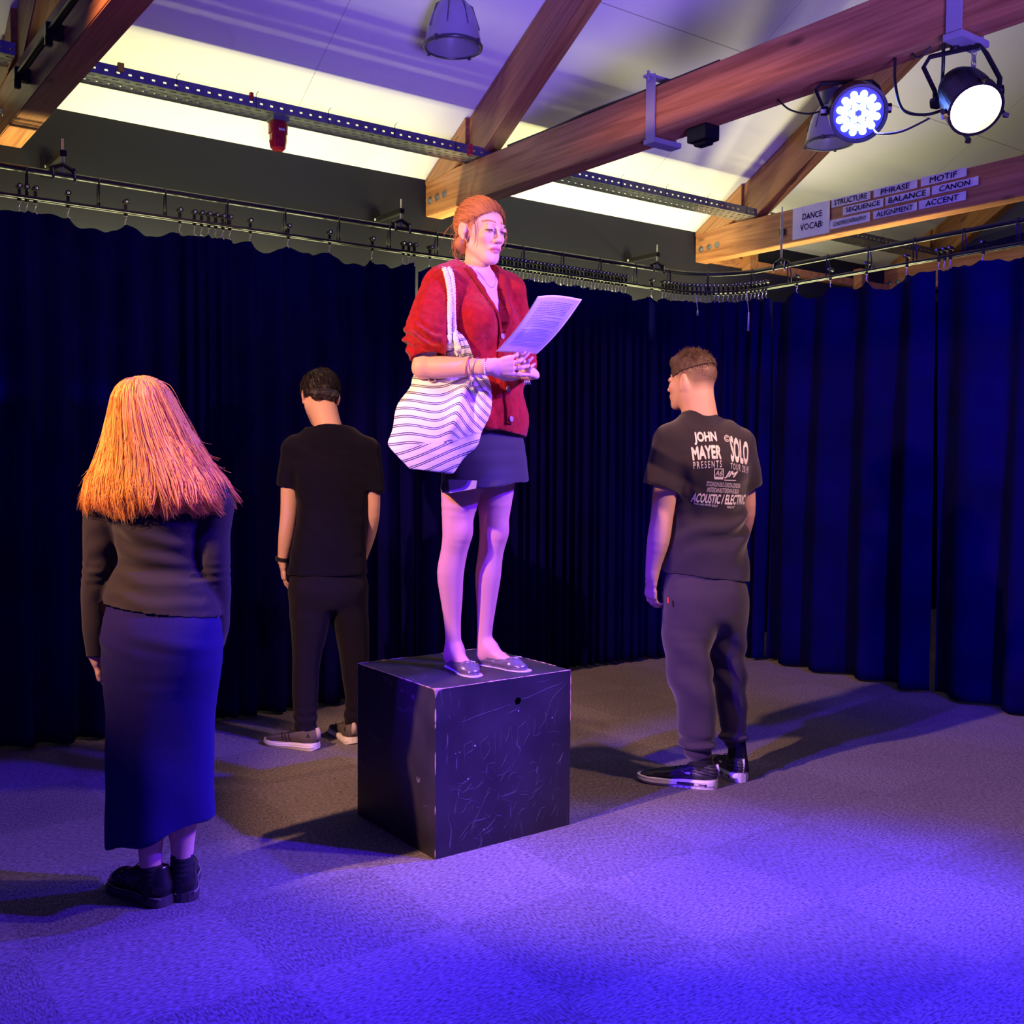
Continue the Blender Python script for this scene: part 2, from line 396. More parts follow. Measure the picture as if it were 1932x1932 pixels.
def hand(F, w, d, n, thumb, curls, sc=1.0, tcurl=.5, spread=.0):
    """w wrist, d towards the fingers, n out of the palm, thumb=+1/-1 side"""
    w = np.array(w, float); d = np.array(d, float); d /= np.linalg.norm(d)
    n = np.array(n, float); n -= d*(n@d); n /= np.linalg.norm(n); s = np.cross(n, d)*thumb
    F.seg(w-d*.02, w+d*.02*sc, (.026*sc, .019*sc), (.030*sc, .016*sc), .01, s)
    F.seg(w+d*.025*sc+s*.004, w+d*.078*sc, (.030*sc, .015*sc), (.038*sc, .012*sc), .012, s)
    for i, o in enumerate((.029, .0098, -.0096, -.028)):
        L = (.072, .080, .075, .060)[i]*sc; p = w+d*(.080-.004*abs(i-1))*sc+s*o*sc; ang = 0
        dd = d+s*spread*(1.5-i)*.35; dd /= np.linalg.norm(dd); r = (.0085, .0087, .0083, .0075)[i]*sc
        F.seg(p-dd*.02*sc, p, r*1.05, r*1.1, .008)
        cu = curls[i] if hasattr(curls, '__len__') else curls
        for j, fr in enumerate((.45, .31, .24)):
            ang += cu*(.8, 1.1, .7)[j]
            q = p+(dd*math.cos(ang)+n*math.sin(ang))*L*fr
            F.seg(p, q, r*(1, .95, .88)[j], r*(.95, .88, .78)[j], .003); p = q
    p = w+d*.022*sc+s*.022*sc+n*.006; dd = d*.72+s*.62+n*.30; dd /= np.linalg.norm(dd)
    q = p+dd*.042*sc; F.seg(p, q, .015*sc, .0105*sc, .012)
    d2 = d*math.cos(tcurl*.6)+n*math.sin(tcurl)*.7+s*.15; d2 /= np.linalg.norm(d2)
    p2 = q+d2*.032*sc; F.seg(q, p2, .0102*sc, .009*sc, .004)
    d3 = d2+n*tcurl*.5-s*.2; d3 /= np.linalg.norm(d3); F.seg(p2, p2+d3*.024*sc, .009*sc, .0075*sc, .004)

def strands(name, paths, r, base, parent, m, var=.25, tip=.35):
    """many hairs as three-sided tubes in one mesh; paths: array (n, k, 3)"""
    P_ = np.array(paths, float); n, k, _ = P_.shape
    T = np.gradient(P_, axis=1); T /= np.linalg.norm(T, axis=2, keepdims=True)+1e-9
    ref = np.array([.31, .2, .93]); U = np.cross(T, ref); U /= np.linalg.norm(U, axis=2, keepdims=True)+1e-9; W = np.cross(T, U)
    prof = np.interp(np.linspace(0, 1, k), [0, .1, .8, 1], [.7, 1, 1, tip])[None, :, None]*r
    rings = [P_+prof*(math.cos(a)*U+math.sin(a)*W) for a in (0, 2.094, 4.189)]
    V = np.stack(rings, 2).reshape(-1, 3); base_i = np.arange(n)[:, None]*k*3+np.arange(k-1)[None, :]*3
    fs = []
    for a in range(3):
        b = (a+1) % 3; fs.append(np.stack([base_i+a, base_i+b, base_i+b+3, base_i+a+3], -1).reshape(-1, 4))
    Fc = np.concatenate(fs); me = bpy.data.meshes.new(name)
    me.vertices.add(len(V)); me.vertices.foreach_set('co', V.astype(np.float32).ravel())
    me.loops.add(Fc.size); me.loops.foreach_set('vertex_index', Fc.astype(np.int32).ravel())
    me.polygons.add(len(Fc)); me.polygons.foreach_set('loop_start', np.arange(0, Fc.size, 4, dtype=np.int32))
    me.polygons.foreach_set('loop_total', np.full(len(Fc), 4, np.int32)); me.update()
    C = np.ones((n, k*3, 4), np.float32); mul = (1+var*rng.uniform(-1, 1, (n, 1, 1))); C[:, :, :3] = np.array(base)*mul
    at = me.attributes.new('Col', 'FLOAT_COLOR', 'POINT'); at.data.foreach_set('color', C.ravel())
    return link(name, me, m, parent, True)

def text_mesh(s, size=1, bold=0.0, shear=0, space=1, sx=1.0):
    c = bpy.data.curves.new('t', 'FONT'); c.body = s; c.size = size; c.shear = shear; c.space_character = space
    c.align_x = 'LEFT'; c.resolution_u = 3
    o = bpy.data.objects.new('t', c); COL.objects.link(o); dg = bpy.context.evaluated_depsgraph_get()
    me = bpy.data.meshes.new_from_object(o.evaluated_get(dg)); bpy.data.objects.remove(o); bpy.data.curves.remove(c)
    V = np.array([v.co[:] for v in me.vertices]); Fc = [list(p.vertices) for p in me.polygons]; bpy.data.meshes.remove(me)
    V[:, 0] *= sx
    if bold:
        n = len(V); sh = [(bold, 0), (-bold, 0), (0, bold), (0, -bold)]
        Fc = Fc+[[i+n*(k+1) for i in f] for k in range(4) for f in Fc]; V = np.concatenate([V]+[V+np.array([a, b, 0]) for a, b in sh])
    return V, Fc
def text_fit(s, w_, h_, **k):
    """text scaled to fill exactly w_ x h_, lower left at the origin"""
    V, Fc = text_mesh(s, **k); lo = V.min(0); hi = V.max(0)
    V[:, 0] = (V[:, 0]-lo[0])/(hi[0]-lo[0])*w_; V[:, 1] = (V[:, 1]-lo[1])/(hi[1]-lo[1])*h_; V[:, 2] = 0; return V, Fc
# ------------------------------------------------------------------ the room
YW = 5.25; EAVE = 2.93; SL = .60
def carpet():
    m = bpy.data.materials.new('carpet tiles'); m.use_nodes = True; n = nt(m).nodes; l = nt(m).links; b = n['Principled BSDF']
    b.inputs['Roughness'].default_value = .95; b.inputs['Specular IOR Level'].default_value = .1; b.inputs['Sheen Weight'].default_value = .15
    tc = n.new('ShaderNodeTexCoord'); mp = n.new('ShaderNodeMapping'); mp.inputs['Location'].default_value = (-.07, -.39, .3)
    l.new(tc.outputs['Object'], mp.inputs['Vector'])
    ck = n.new('ShaderNodeTexChecker'); ck.inputs['Scale'].default_value = 2.0; l.new(mp.outputs[0], ck.inputs['Vector'])
    ck.inputs[1].default_value = (1, 1, 1, 1); ck.inputs[2].default_value = (0, 0, 0, 1)
    # pile runs one way on half the tiles and the other way on the rest
    ns = []
    for sc in ((170, 60, 1), (60, 170, 1)):
        q = n.new('ShaderNodeMapping'); q.inputs['Scale'].default_value = sc; l.new(tc.outputs['Object'], q.inputs['Vector'])
        q.inputs['Rotation'].default_value = (0, 0, .12)
        no = n.new('ShaderNodeTexNoise'); no.inputs['Scale'].default_value = 1; no.inputs['Detail'].default_value = 2; l.new(q.outputs[0], no.inputs['Vector']); ns.append(no)
    mx = n.new('ShaderNodeMix'); mx.data_type = 'FLOAT'; l.new(ck.outputs['Fac'], mx.inputs[0]); l.new(ns[0].outputs[0], mx.inputs[2]); l.new(ns[1].outputs[0], mx.inputs[3])
    cr = n.new('ShaderNodeMapRange'); cr.inputs[1].default_value = .3; cr.inputs[2].default_value = .7; cr.inputs[3].default_value = .30; cr.inputs[4].default_value = 1.75
    l.new(mx.outputs[0], cr.inputs[0])
    tile = n.new('ShaderNodeMix'); tile.data_type = 'RGBA'; tile.inputs[6].default_value = (.110, .097, .105, 1); tile.inputs[7].default_value = (.132, .118, .128, 1)
    l.new(ck.outputs['Fac'], tile.inputs[0])
    big = n.new('ShaderNodeTexNoise'); big.inputs['Scale'].default_value = 1.6; l.new(tc.outputs['Object'], big.inputs['Vector'])
    br = n.new('ShaderNodeMapRange'); br.inputs[1].default_value = .3; br.inputs[2].default_value = .7; br.inputs[3].default_value = .85; br.inputs[4].default_value = 1.15; l.new(big.outputs[0], br.inputs[0])
    m0 = n.new('ShaderNodeMath'); m0.operation = 'MULTIPLY'; l.new(cr.outputs[0], m0.inputs[0]); l.new(br.outputs[0], m0.inputs[1])
    mm = n.new('ShaderNodeMix'); mm.data_type = 'RGBA'; mm.blend_type = 'MULTIPLY'; mm.inputs[0].default_value = 1
    l.new(tile.outputs[2], mm.inputs[6]); l.new(m0.outputs[0], mm.inputs[7]); l.new(mm.outputs[2], b.inputs['Base Color'])
    bp = n.new('ShaderNodeBump'); bp.inputs['Strength'].default_value = .7; bp.inputs['Distance'].default_value = .004
    l.new(mx.outputs[0], bp.inputs['Height']); l.new(bp.outputs[0], b.inputs['Normal'])
    return m
MB().box((-3.5, -4, -.1), (9, YW+.2, 0)).build('floor', carpet(), kind='structure')
wallm = mat('charcoal wall paint', (.0032, .0034, .0150), .75, bump=.15, bscale=120, vary=.12, vscale=2)
MB().box((-3.5, YW, 0), (9.2, YW+.2, EAVE)).build('wall_back', wallm, kind='structure')
MB().prism([(YW+.2, 0), (YW+.2, EAVE), (.0, 6.1), (0, 0)], 9.0, 9.2).build('wall_right', wallm, kind='structure')

def ceil_mat():
    m = bpy.data.materials.new('white ceiling boards'); m.use_nodes = True; n = nt(m).nodes; l = nt(m).links; b = n['Principled BSDF']
    b.inputs['Roughness'].default_value = .8
    tc = n.new('ShaderNodeTexCoord'); sp = n.new('ShaderNodeSeparateXYZ'); l.new(tc.outputs['Object'], sp.inputs[0])
    def line(axis, period, off, w_):
        a = n.new('ShaderNodeMath'); a.operation = 'ADD'; a.inputs[1].default_value = off; l.new(sp.outputs[axis], a.inputs[0])
        p = n.new('ShaderNodeMath'); p.operation = 'PINGPONG'; p.inputs[1].default_value = period/2; l.new(a.outputs[0], p.inputs[0])
        g = n.new('ShaderNodeMath'); g.operation = 'GREATER_THAN'; g.inputs[1].default_value = w_; l.new(p.outputs[0], g.inputs[0]); return g
    a = line(0, 1.2, .09, .0016); c = line(1, 1.52, -1.05, .0022)
    mu = n.new('ShaderNodeMath'); mu.operation = 'MULTIPLY'; l.new(a.outputs[0], mu.inputs[0]); l.new(c.outputs[0], mu.inputs[1])
    mx = n.new('ShaderNodeMix'); mx.data_type = 'RGBA'; mx.inputs[6].default_value = (.34, .33, .32, 1); mx.inputs[7].default_value = (.74, .73, .70, 1)
    l.new(mu.outputs[0], mx.inputs[0]); l.new(mx.outputs[2], b.inputs['Base Color']); return m
yr = 0.0; zr = EAVE+SL*(YW-yr)
MB().add([(-3.5, YW+.2, EAVE-.12), (9.2, YW+.2, EAVE-.12), (9.2, yr, zr), (-3.5, yr, zr), (-3.5, YW+.2, EAVE+.06), (9.2, YW+.2, EAVE+.06), (9.2, yr, zr+.2), (-3.5, yr, zr+.2)],
         [(0, 1, 2, 3), (7, 6, 5, 4), (0, 4, 5, 1), (3, 2, 6, 7), (0, 3, 7, 4), (1, 5, 6, 2)])
m = MB(); c = ceil_mat()
m.add([(-3.5, YW+.25, EAVE-SL*.25), (9.2, YW+.25, EAVE-SL*.25), (9.2, yr, zr), (-3.5, yr, zr),
       (-3.5, YW+.25, EAVE+.15), (9.2, YW+.25, EAVE+.15), (9.2, yr, zr+.2), (-3.5, yr, zr+.2)],
      [(0, 1, 2, 3), (7, 6, 5, 4), (0, 4, 5, 1), (3, 2, 6, 7), (0, 3, 7, 4), (1, 5, 6, 2)])
m.build('ceiling', c, kind='structure')

# roof trusses: tie beam, rafter, end cheek with bolts
wt = wood_mat('pine along the beam', (.52, .22, .088), (.29, .10, .038), (34, 1.5, 34))
wr = wood_mat('pine along the rafter', (.42, .19, .075), (.24, .085, .032), (34, 1.5, 34), (math.atan(SL), 0, 0))
steel = mat('galvanised steel', (.42, .44, .46), .38, .9, vary=.2, vscale=30)
blackm = mat('black enamelled metal', (.012, .012, .014), .35, .3)
XT = (.945, 3.23, 5.47, 7.72); BW = .115
def roofz(y): return EAVE+SL*(YW-y)
tlabels = ('timber truss at the far left of the ceiling with a black pole on it',
           'long timber truss whose tie beam carries the two lit stage lamps',
           'timber truss whose tie beam carries the dance vocabulary papers',
           'timber truss furthest right, mostly hidden behind the black curtain')
for i, x in enumerate(XT):
    t = empty('roof_truss', (x+BW/2, YW, 2.72), label=tlabels[i], cat='roof truss', group='timber roof trusses')
    t['category'] = 'roof truss'
    def B(mb, name, mt, par=t, **k):
        o = mb.build(name, mt, **k); o.parent = par; o.matrix_parent_inverse = Matrix.Translation((-(x+BW/2), -YW, -2.72)); return o
    ye = 5.25
    B(MB().prism([(ye, 2.718), (ye, roofz(ye)-.004), (ye-.10, 2.932), (.6, 2.932), (.6, 2.718)], x, x+BW), 'tie_beam', wt, bevel=.004)
    # bolted end cheek rising to the rafter
    B(MB().prism([(ye-.003, 2.90), (ye-.003, roofz(ye)-.004), (ye-.42, roofz(ye-.42)-.004), (ye-.42, 2.932+.05), (ye-.30, 2.932)], x-.004, x+.05), 'end_cheek', wr)
    B(MB().prism([(ye-.40, roofz(ye-.40)-.003), (.5, roofz(.5)-.003), (.5, roofz(.5)-.20), (ye-.40-.10, 2.934), (ye-.34, 2.934)], x+.02, x+.02+.10), 'rafter', wr, bevel=.004)
    for k in range(3):
        b = MB().disc((x-.001, ye-.055-.075*k, 2.80+.004*k), (-1, 0, 0), .021, 20, .003)
        b.lathe([(1e-4, 0), (.011, 0), (.011, .010), (1e-4, .010)], 6, (x-.004, ye-.055-.075*k, 2.80+.004*k), (-1, 0, 0)); B(b, 'bolt', steel)
    b = MB().disc((x-.004, ye-.27, roofz(ye-.27)-.07), (-1, 0, 0), .021, 20, .003); b.lathe([(1e-4, 0), (.011, 0), (.011, .010), (1e-4, .010)], 6, (x-.007, ye-.27, roofz(ye-.27)-.07), (-1, 0, 0)); B(b, 'bolt', steel)
# black pole fixed beside the left truss
t = empty('lighting_pole', (.90, 4.5, 2.80), label='thin black pole running along the side of the far left timber truss', cat='pole')
def BW_(mb, name, mt, par, **k):
    o = mb.build(name, mt, **k); o.parent = par; o.matrix_parent_inverse = Matrix.Translation(-Vector(par.location)); return o
BW_(MB().tube([(.905, 4.50, 2.80), (.905, 2.2, 2.80)], .014, 12), 'pole', blackm, t, smooth=True)
for y in (4.50, 3.98, 3.0):
    BW_(MB().box((.885, y-.02, 2.775), (.945, y+.02, 2.825)).box((.885, y-.012, 2.745), (.91, y+.012, 2.78)), 'mounting_bracket', blackm, t, bevel=.003)

# perforated cable tray along the back wall
def tray(name, x0, x1, label):
    t = empty(name, ((x0+x1)/2, 4.77, 2.94), label=label, cat='cable tray', group='perforated cable trays')
    y0, y1, z0 = 4.69, 4.85, 2.936
    V = []; Fs = []
    mb = MB(); th = .0015
    def strip(P0, du, dv, rows):
        """sheet with slots: P0 corner, du along x, dv across; rows of (v0,v1,slot length,period,offset)"""
        cur = 0
        def quad(u0, u1, v0, v1):
            if u1-u0 < 1e-5 or v1-v0 < 1e-5: return
            p = [P0+du*u+dv*v for u, v in ((u0, v0), (u1, v0), (u1, v1), (u0, v1))]
            nn = np.cross(du, dv); nn = nn/np.linalg.norm(nn)*th
            mb.add([*p, *[q+nn for q in p]], [(3, 2, 1, 0), (4, 5, 6, 7), (0, 1, 5, 4), (2, 3, 7, 6), (1, 2, 6, 5), (3, 0, 4, 7)])
        L = x1-x0
        for (v0, v1, sl_, per, off) in rows:
            quad(0, L, cur, v0); u = 0; k = off
            while k < L-.01:
                quad(u, min(k, L), v0, v1); u = min(k+sl_, L); k += per
            quad(u, L, v0, v1); cur = v1
        quad(0, L, cur, np.linalg.norm(dv*0)+W_)
    for P0, dv, W_, rows in (((x0, y0, z0), (0, 1, 0), y1-y0, ((.025, .037, .028, .05, .0), (.062, .070, .028, .05, .025), (.095, .107, .028, .05, .0), (.128, .136, .028, .05, .025))),
                             ((x0, y0, z0), (0, 0, 1), .050, ((.018, .026, .014, .05, .01),)), ((x0, y1, z0), (0, 0, 1), .050, ((.018, .026, .014, .05, .01),))):
        strip(np.array(P0, float), np.array([1., 0, 0]), np.array(dv, float), rows)
    tray_o = mb.mesh('tray', fix=False); o = link('tray_sheet', tray_o, steel, t); o.matrix_parent_inverse = Matrix.Translation(-Vector(t.location))
    rng2 = np.random.RandomState(int(x0*10)+50)
    for k in range(3):
        pts = [(x, 4.72+.02*k+.006*math.sin(x*7+k), z0+.012+.008*abs(math.sin(x*3+k*2))) for x in np.linspace(x0, x1, 40)]
        BW_(MB().tube(pts, .0055, 8), 'cable', mat('dark cable sheath', (.02, .02, .022), .5) if k else mat('grey cable sheath', (.25, .25, .26), .5), t, smooth=True)
    for x in np.arange(x0+.15, x1-.05, .37):
        BW_(MB().tube([(x, y0-.003, z0-.003), (x, y0-.003, z0+.062), (x+.01, y0-.012, z0+.075)], .0015, 6), 'cable_tie', blackm, t)
tray('cable_tray', -1.2, .93, 'perforated steel cable tray end at the far left edge beside the first truss')
tray('cable_tray', 1.07, 3.34, 'perforated steel cable tray carrying the red alarm beacon')
tray('cable_tray', 3.36, 5.46, 'perforated steel cable tray between the lamp beam and the vocabulary beam')
tray('cable_tray', 5.60, 7.7, 'perforated steel cable tray seen below the vocabulary beam at right')
# tape marks on the tray
t = MB().box((1.335, 4.68, 2.965), (1.36, 4.70, 3.0)).build('tape_tag', mat('yellow tape', (.75, .65, .03), .6), label='small yellow tag on the cable tray near the left truss', cat='tag')
t = MB().box((1.93, 4.68, 2.97), (1.945, 4.70, 3.0)).build('tape_tag', mat('red tape', (.6, .02, .02), .6), label='small red tag on the cable tray left of the alarm beacon', cat='tag')
t = MB().box((3.15, 4.67, 2.93), (3.165, 4.70, 2.985)).build('tape_tag', MATS['red tape'], label='red tag on the cable tray where it meets the long lamp beam', cat='tag')
# red alarm beacon hanging from the tray
t = empty('alarm_beacon', (2.10, 4.76, 2.80), label='red fire alarm beacon hanging below the cable tray', cat='alarm beacon')
redp = mat('red plastic', (.38, .008, .025), .3)
BW_(MB().box((2.06, 4.72, 2.915), (2.14, 4.80, 2.936)), 'mounting_plate', steel, t)
BW_(MB().lathe([(1e-4, .135), (.040, .135), (.046, .125), (.046, .080), (.042, .074), (1e-4, .074)], 32, (2.10, 4.76, 2.78)), 'base', redp, t, smooth=False)
BW_(MB().lathe([(1e-4, .074), (.0425, .074), (.0425, .045), (.036, .012), (.024, .0), (1e-4, -.002)], 14, (2.10, 4.76, 2.78)), 'lens', mat('red lens', (.45, .01, .03), .15, spec=.7), t)
BW_(MB().box((2.085, 4.712, 2.865), (2.115, 4.716, 2.875)), 'label_strip', mat('pale label', (.7, .65, .65), .5), t)

# bell shaped pendant lamps
lampm = mat('ribbed clear acrylic', (.36, .34, .42), .25, spec=.6, bump=.2, bscale=60); rimm = mat('grey lamp rim', (.10, .10, .12), .35, .4)
inner = mat('lamp reflector', (.40, .38, .44), .3, .3)
def bell(loc, label):
    t = empty('pendant_lamp', loc, label=label, cat='pendant lamp', group='bell shaped pendant lamps')
    out = [(.132, 0), (.131, .02), (.122, .075), (.108, .13), (.088, .175), (.062, .205), (.040, .212)]
    inn = [(.036, .206), (.058, .198), (.084, .170), (.104, .127), (.118, .075), (.127, .02), (.128, 0)]
    mb = MB().lathe(out, 40); mb.build('shade', lampm, t, smooth=True)
    MB().lathe(inn, 40).build('reflector', inner, t, smooth=True)
    MB().lathe([(.128, 0), (.128, -.008), (.138, -.008), (.140, .004), (.136, .010), (.131, .010)], 40).build('rim', rimm, t, smooth=True)
    for k in range(4):
        a = k*pi/2+.4; MB().box((-.006, -.006, -.014), (.006, .006, .012), Matrix.Translation((.139*math.cos(a), .139*math.sin(a), 0))).build('clip', rimm, t)
    MB().lathe([(1e-4, .205), (.045, .205), (.052, .215), (.052, .30), (.040, .325), (1e-4, .325)], 28).build('gear_housing', rimm, t, smooth=False)
    for k in range(8):
        a = k*pi/4; MB().tube([(.045*math.cos(a), .045*math.sin(a), .21), (.092*math.cos(a), .092*math.sin(a), .176), (.126*math.cos(a), .126*math.sin(a), .07)], .003, 6).build('rib', rimm, t, smooth=True)
    MB().lathe([(1e-4, .075), (.012, .080), (.020, .10), (.018, .125), (.010, .15), (.010, .20), (1e-4, .20)], 20).build('bulb', mat('unlit bulb', (.6, .58, .62), .1, spec=.8), t, smooth=True)
    h = roofz(loc[1])-loc[2]
    MB().tube([(0, 0, .32), (0, 0, h)], .008, 8).build('suspension_rod', rimm, t)
bell((2.72, 4.18, 3.235), 'bell pendant lamp hanging under the ceiling left of the rafter, top centre')
bell((5.10, 3.85, 3.15), 'bell pendant lamp tinted blue behind the lit blue stage lamp')

# steel straps round the lamp beam
strapm = mat('painted steel strap', (.36, .35, .42), .45, .2)
def strap(y, label):
    t = empty('beam_clamp', (XT[1]+.06, y, 2.70), label=label, cat='beam clamp', group='steel clamps round the long lamp beam')
    x0 = XT[1]-.006; x1 = XT[1]+BW+.006
    BW_(MB().box((x0-.006, y-.028, 2.700), (x0+.001, y+.028, 2.985)), 'face_plate', strapm, t, bevel=.0015)
    BW_(MB().box((x1, y-.028, 2.700), (x1+.006, y+.028, 2.985)), 'face_plate', strapm, t, bevel=.0015)
    BW_(MB().box((x0-.012, y-.034, 2.690), (x1+.03, y+.034, 2.712)), 'bottom_plate', strapm, t, bevel=.002)
    BW_(MB().box((x0-.03, y-.020, 2.972), (x1+.02, y+.020, 2.982)).tube([(x0-.018, y, 2.955), (x0-.018, y, 3.0)], .006, 6), 'top_hook', strapm, t)
strap(3.372, 'vertical steel clamp round the long beam above the boy in the printed shirt')
strap(1.952, 'steel clamp round the long beam above the lit warm stage lamp')
t = MB().box((3.26, 3.08, 2.655), (3.345, 3.19, 2.7185)).box((3.28, 3.10, 2.64), (3.33, 3.17, 2.656)).build('junction_box', blackm, bevel=.003, label='small black box fixed under the long lamp beam beside the steel clamp', cat='junction box')

# papers on the third beam
paper = mat('printed paper', (.72, .71, .74), .6, vary=.05, vscale=14); ink = mat('black ink', (.02, .02, .03), .6)
def sign(name, text, y0, y1, z0, z1, label, inkm=ink, two=None, tilt=0, ts=.62, tw=.82):
    """paper sheet on the left face of the third beam; reads along -Y"""
    X = XT[2]-.0045; yc = (y0+y1)/2; zc = (z0+z1)/2; w_ = y0-y1; h_ = z1-z0
    M = Matrix.Translation((X, yc, zc)) @ Matrix(((0, 0, -1, 0), (-1, 0, 0, 0), (0, 1, 0, 0), (0, 0, 0, 1))) @ Matrix.Rotation(tilt, 4, 'Z')
    me = bpy.data.meshes.new(name); nx = 12
    vs = [(-w_/2+w_*i/nx, -h_/2+h_*j, .0012*math.sin(i*1.1+j)**2+(.004*(max(0, i-10)/2)**2)) for j in (0, 1) for i in range(nx+1)]
    fs = [(i, i+1, nx+2+i, nx+1+i) for i in range(nx)]
    bot = [(a, b, c-.0008) for a, b, c in vs]; N = len(vs)
    me.from_pydata(vs+bot, [], fs+[tuple(k+N for k in f[::-1]) for f in fs]); me.update()
    o = link(name, me, paper, label=label, cat='paper sign', group='dance vocabulary papers on the beam'); o.matrix_world = M
    lines = two or [text]
    for k, s_ in enumerate(lines):
        th = h_*ts/len(lines) if not two else h_*.20; lw = w_*tw if not two else w_*(.52 if k == 0 else .60)
        V, Fc = text_fit(s_, lw, th, bold=.014, shear=.05)
        V = np.array(V); V[:, 0] += -lw/2+(0 if not two else -.004*k+w_*.03); V[:, 1] += -th/2+(0 if not two else (.18-.36*k)*h_*.9); V[:, 2] = .0045 if not two else .0030
        V[:, 1] += .0015*np.sin(V[:, 0]*90)
        mb = bpy.data.meshes.new('lettering'); mb.from_pydata([tuple(v) for v in V], [], Fc); mb.update()
        t_ = link('lettering', mb, inkm, o)
    return o
grey_ink = mat('faded ink', (.22, .22, .25), .6)
sign('paper_sign', None, 4.395, 4.108, 2.732, 2.931, 'large white paper reading DANCE VOCAB, leftmost on the timber beam', two=['DANCE', 'VOCAB:'], inkm=mat('soft ink', (.08, .08, .1), .6))
for txt, a, b, c_, d_, lb in (('STRUCTURE', 4.10, 3.82, 2.881, 2.931, 'white strip reading STRUCTURE at the top of the beam papers'),
    ('PHRASE', 3.80, 3.51, 2.884, 2.932, 'white strip reading PHRASE between STRUCTURE and MOTIF'),
    ('MOTIF', 3.49, 3.21, 2.886, 2.935, 'white strip reading MOTIF, topmost right paper on the beam'),
    ('SEQUENCE', 4.015, 3.73, 2.819, 2.87, 'white strip reading SEQUENCE below STRUCTURE'),
    ('BALANCE', 3.72, 3.43, 2.822, 2.871, 'white strip reading BALANCE in the middle row on the beam'),
    ('CANON', 3.42, 3.14, 2.825, 2.872, 'white strip reading CANON, rightmost of the middle row'),
    ('CHOREOGRAPHY', 4.108, 3.82, 2.75, 2.805, 'white strip reading CHOREOGRAPHY in faint letters'),
    ('ALIGNMENT', 3.80, 3.51, 2.757, 2.803, 'white strip reading ALIGNMENT in the bottom row'),
    ('ACCENT', 3.50, 3.21, 2.758, 2.806, 'white strip reading ACCENT, bottom right of the beam papers')):
    sign('paper_sign', txt, a, b, c_, d_, lb, grey_ink if txt[:2] == 'CH' else ink, tw={'PHRASE': .66, 'MOTIF': .60, 'CANON': .66, 'ACCENT': .70}.get(txt, .84), ts=.48 if txt[:2] == 'CH' else .68)

# timber framing on the back wall right of the third beam
MB().box((5.62, 5.19, 2.73), (8.9, YW, 2.785)).build('trim_1', wt, kind='structure')
for x, lb in ((5.90, 'short timber block behind the curtain track under the vocabulary beam'), (7.23, 'short timber block on the wall board at the far right')):
    MB().box((x, 5.12, 2.70), (x+.09, 5.20, 2.86)).build('timber_block', wr, bevel=.003, label=lb, cat='timber block', group='timber blocks on the wall board')

# ------------------------------------------------------------------ curtain track
XR = 5.37; RC = .42
def path(s_):
    """curtain line: s<=L1 along the back wall (s = x), then the corner, then towards the viewer; returns point, tangent"""
    L1 = XR-RC; 
    if s_ <= L1: return np.array([s_, 4.96]), np.array([1., 0])
    a = (s_-L1)/RC
    if a < pi/2: return np.array([L1+RC*math.sin(a), 4.96-RC+RC*math.cos(a)]), np.array([math.cos(a), -math.sin(a)])
    d = (a-pi/2)*RC; return np.array([XR-.035*d, 4.96-RC-d]), np.array([-.035, -1.])
SC0 = XR-RC; SC1 = SC0+RC*pi/2
def s_of_y(y): return SC1+(4.96-RC-y)
t = empty('curtain_track', (3.0, 4.96, 2.41), label='black tubular curtain track curving round the room corner above the curtains', cat='curtain track')
ss = np.concatenate([np.arange(-1.6, SC0, .4), np.linspace(SC0, SC1, 16), np.arange(SC1+.3, s_of_y(.6), .3)])
pipe = mat('black pipe', (.035, .035, .042), .28, .5)
BW_(MB().tube([(*path(s_)[0], 2.553) for s_ in ss], .0145, 12), 'pipe', pipe, t, smooth=True)
BW_(MB().tube([(*(path(s_)[0]+np.array([path(s_)[1][1], -path(s_)[1][0]])*.016), 2.432) for s_ in ss], .008, 8), 'rail', pipe, t, smooth=True)
BW_(MB().tube([(*(path(s_)[0]-np.array([path(s_)[1][1], -path(s_)[1][0]])*.016), 2.432) for s_ in ss], .008, 8), 'rail', pipe, t, smooth=True)
for s_ in np.arange(-1.38, s_of_y(.7), .30):
    p, d = path(s_); nrm = np.array([d[1], -d[0]]); d = d/np.linalg.norm(d)
    q = [(*(p+nrm*e), z) for e, z in ((-.016, 2.432), (-.016, 2.50), (-.005, 2.535), (0, 2.572), (.012, 2.565), (.016, 2.535), (.016, 2.432))]
    BW_(MB().tube(q, .0042, 6), 'spacer_bracket', pipe, t, smooth=True)
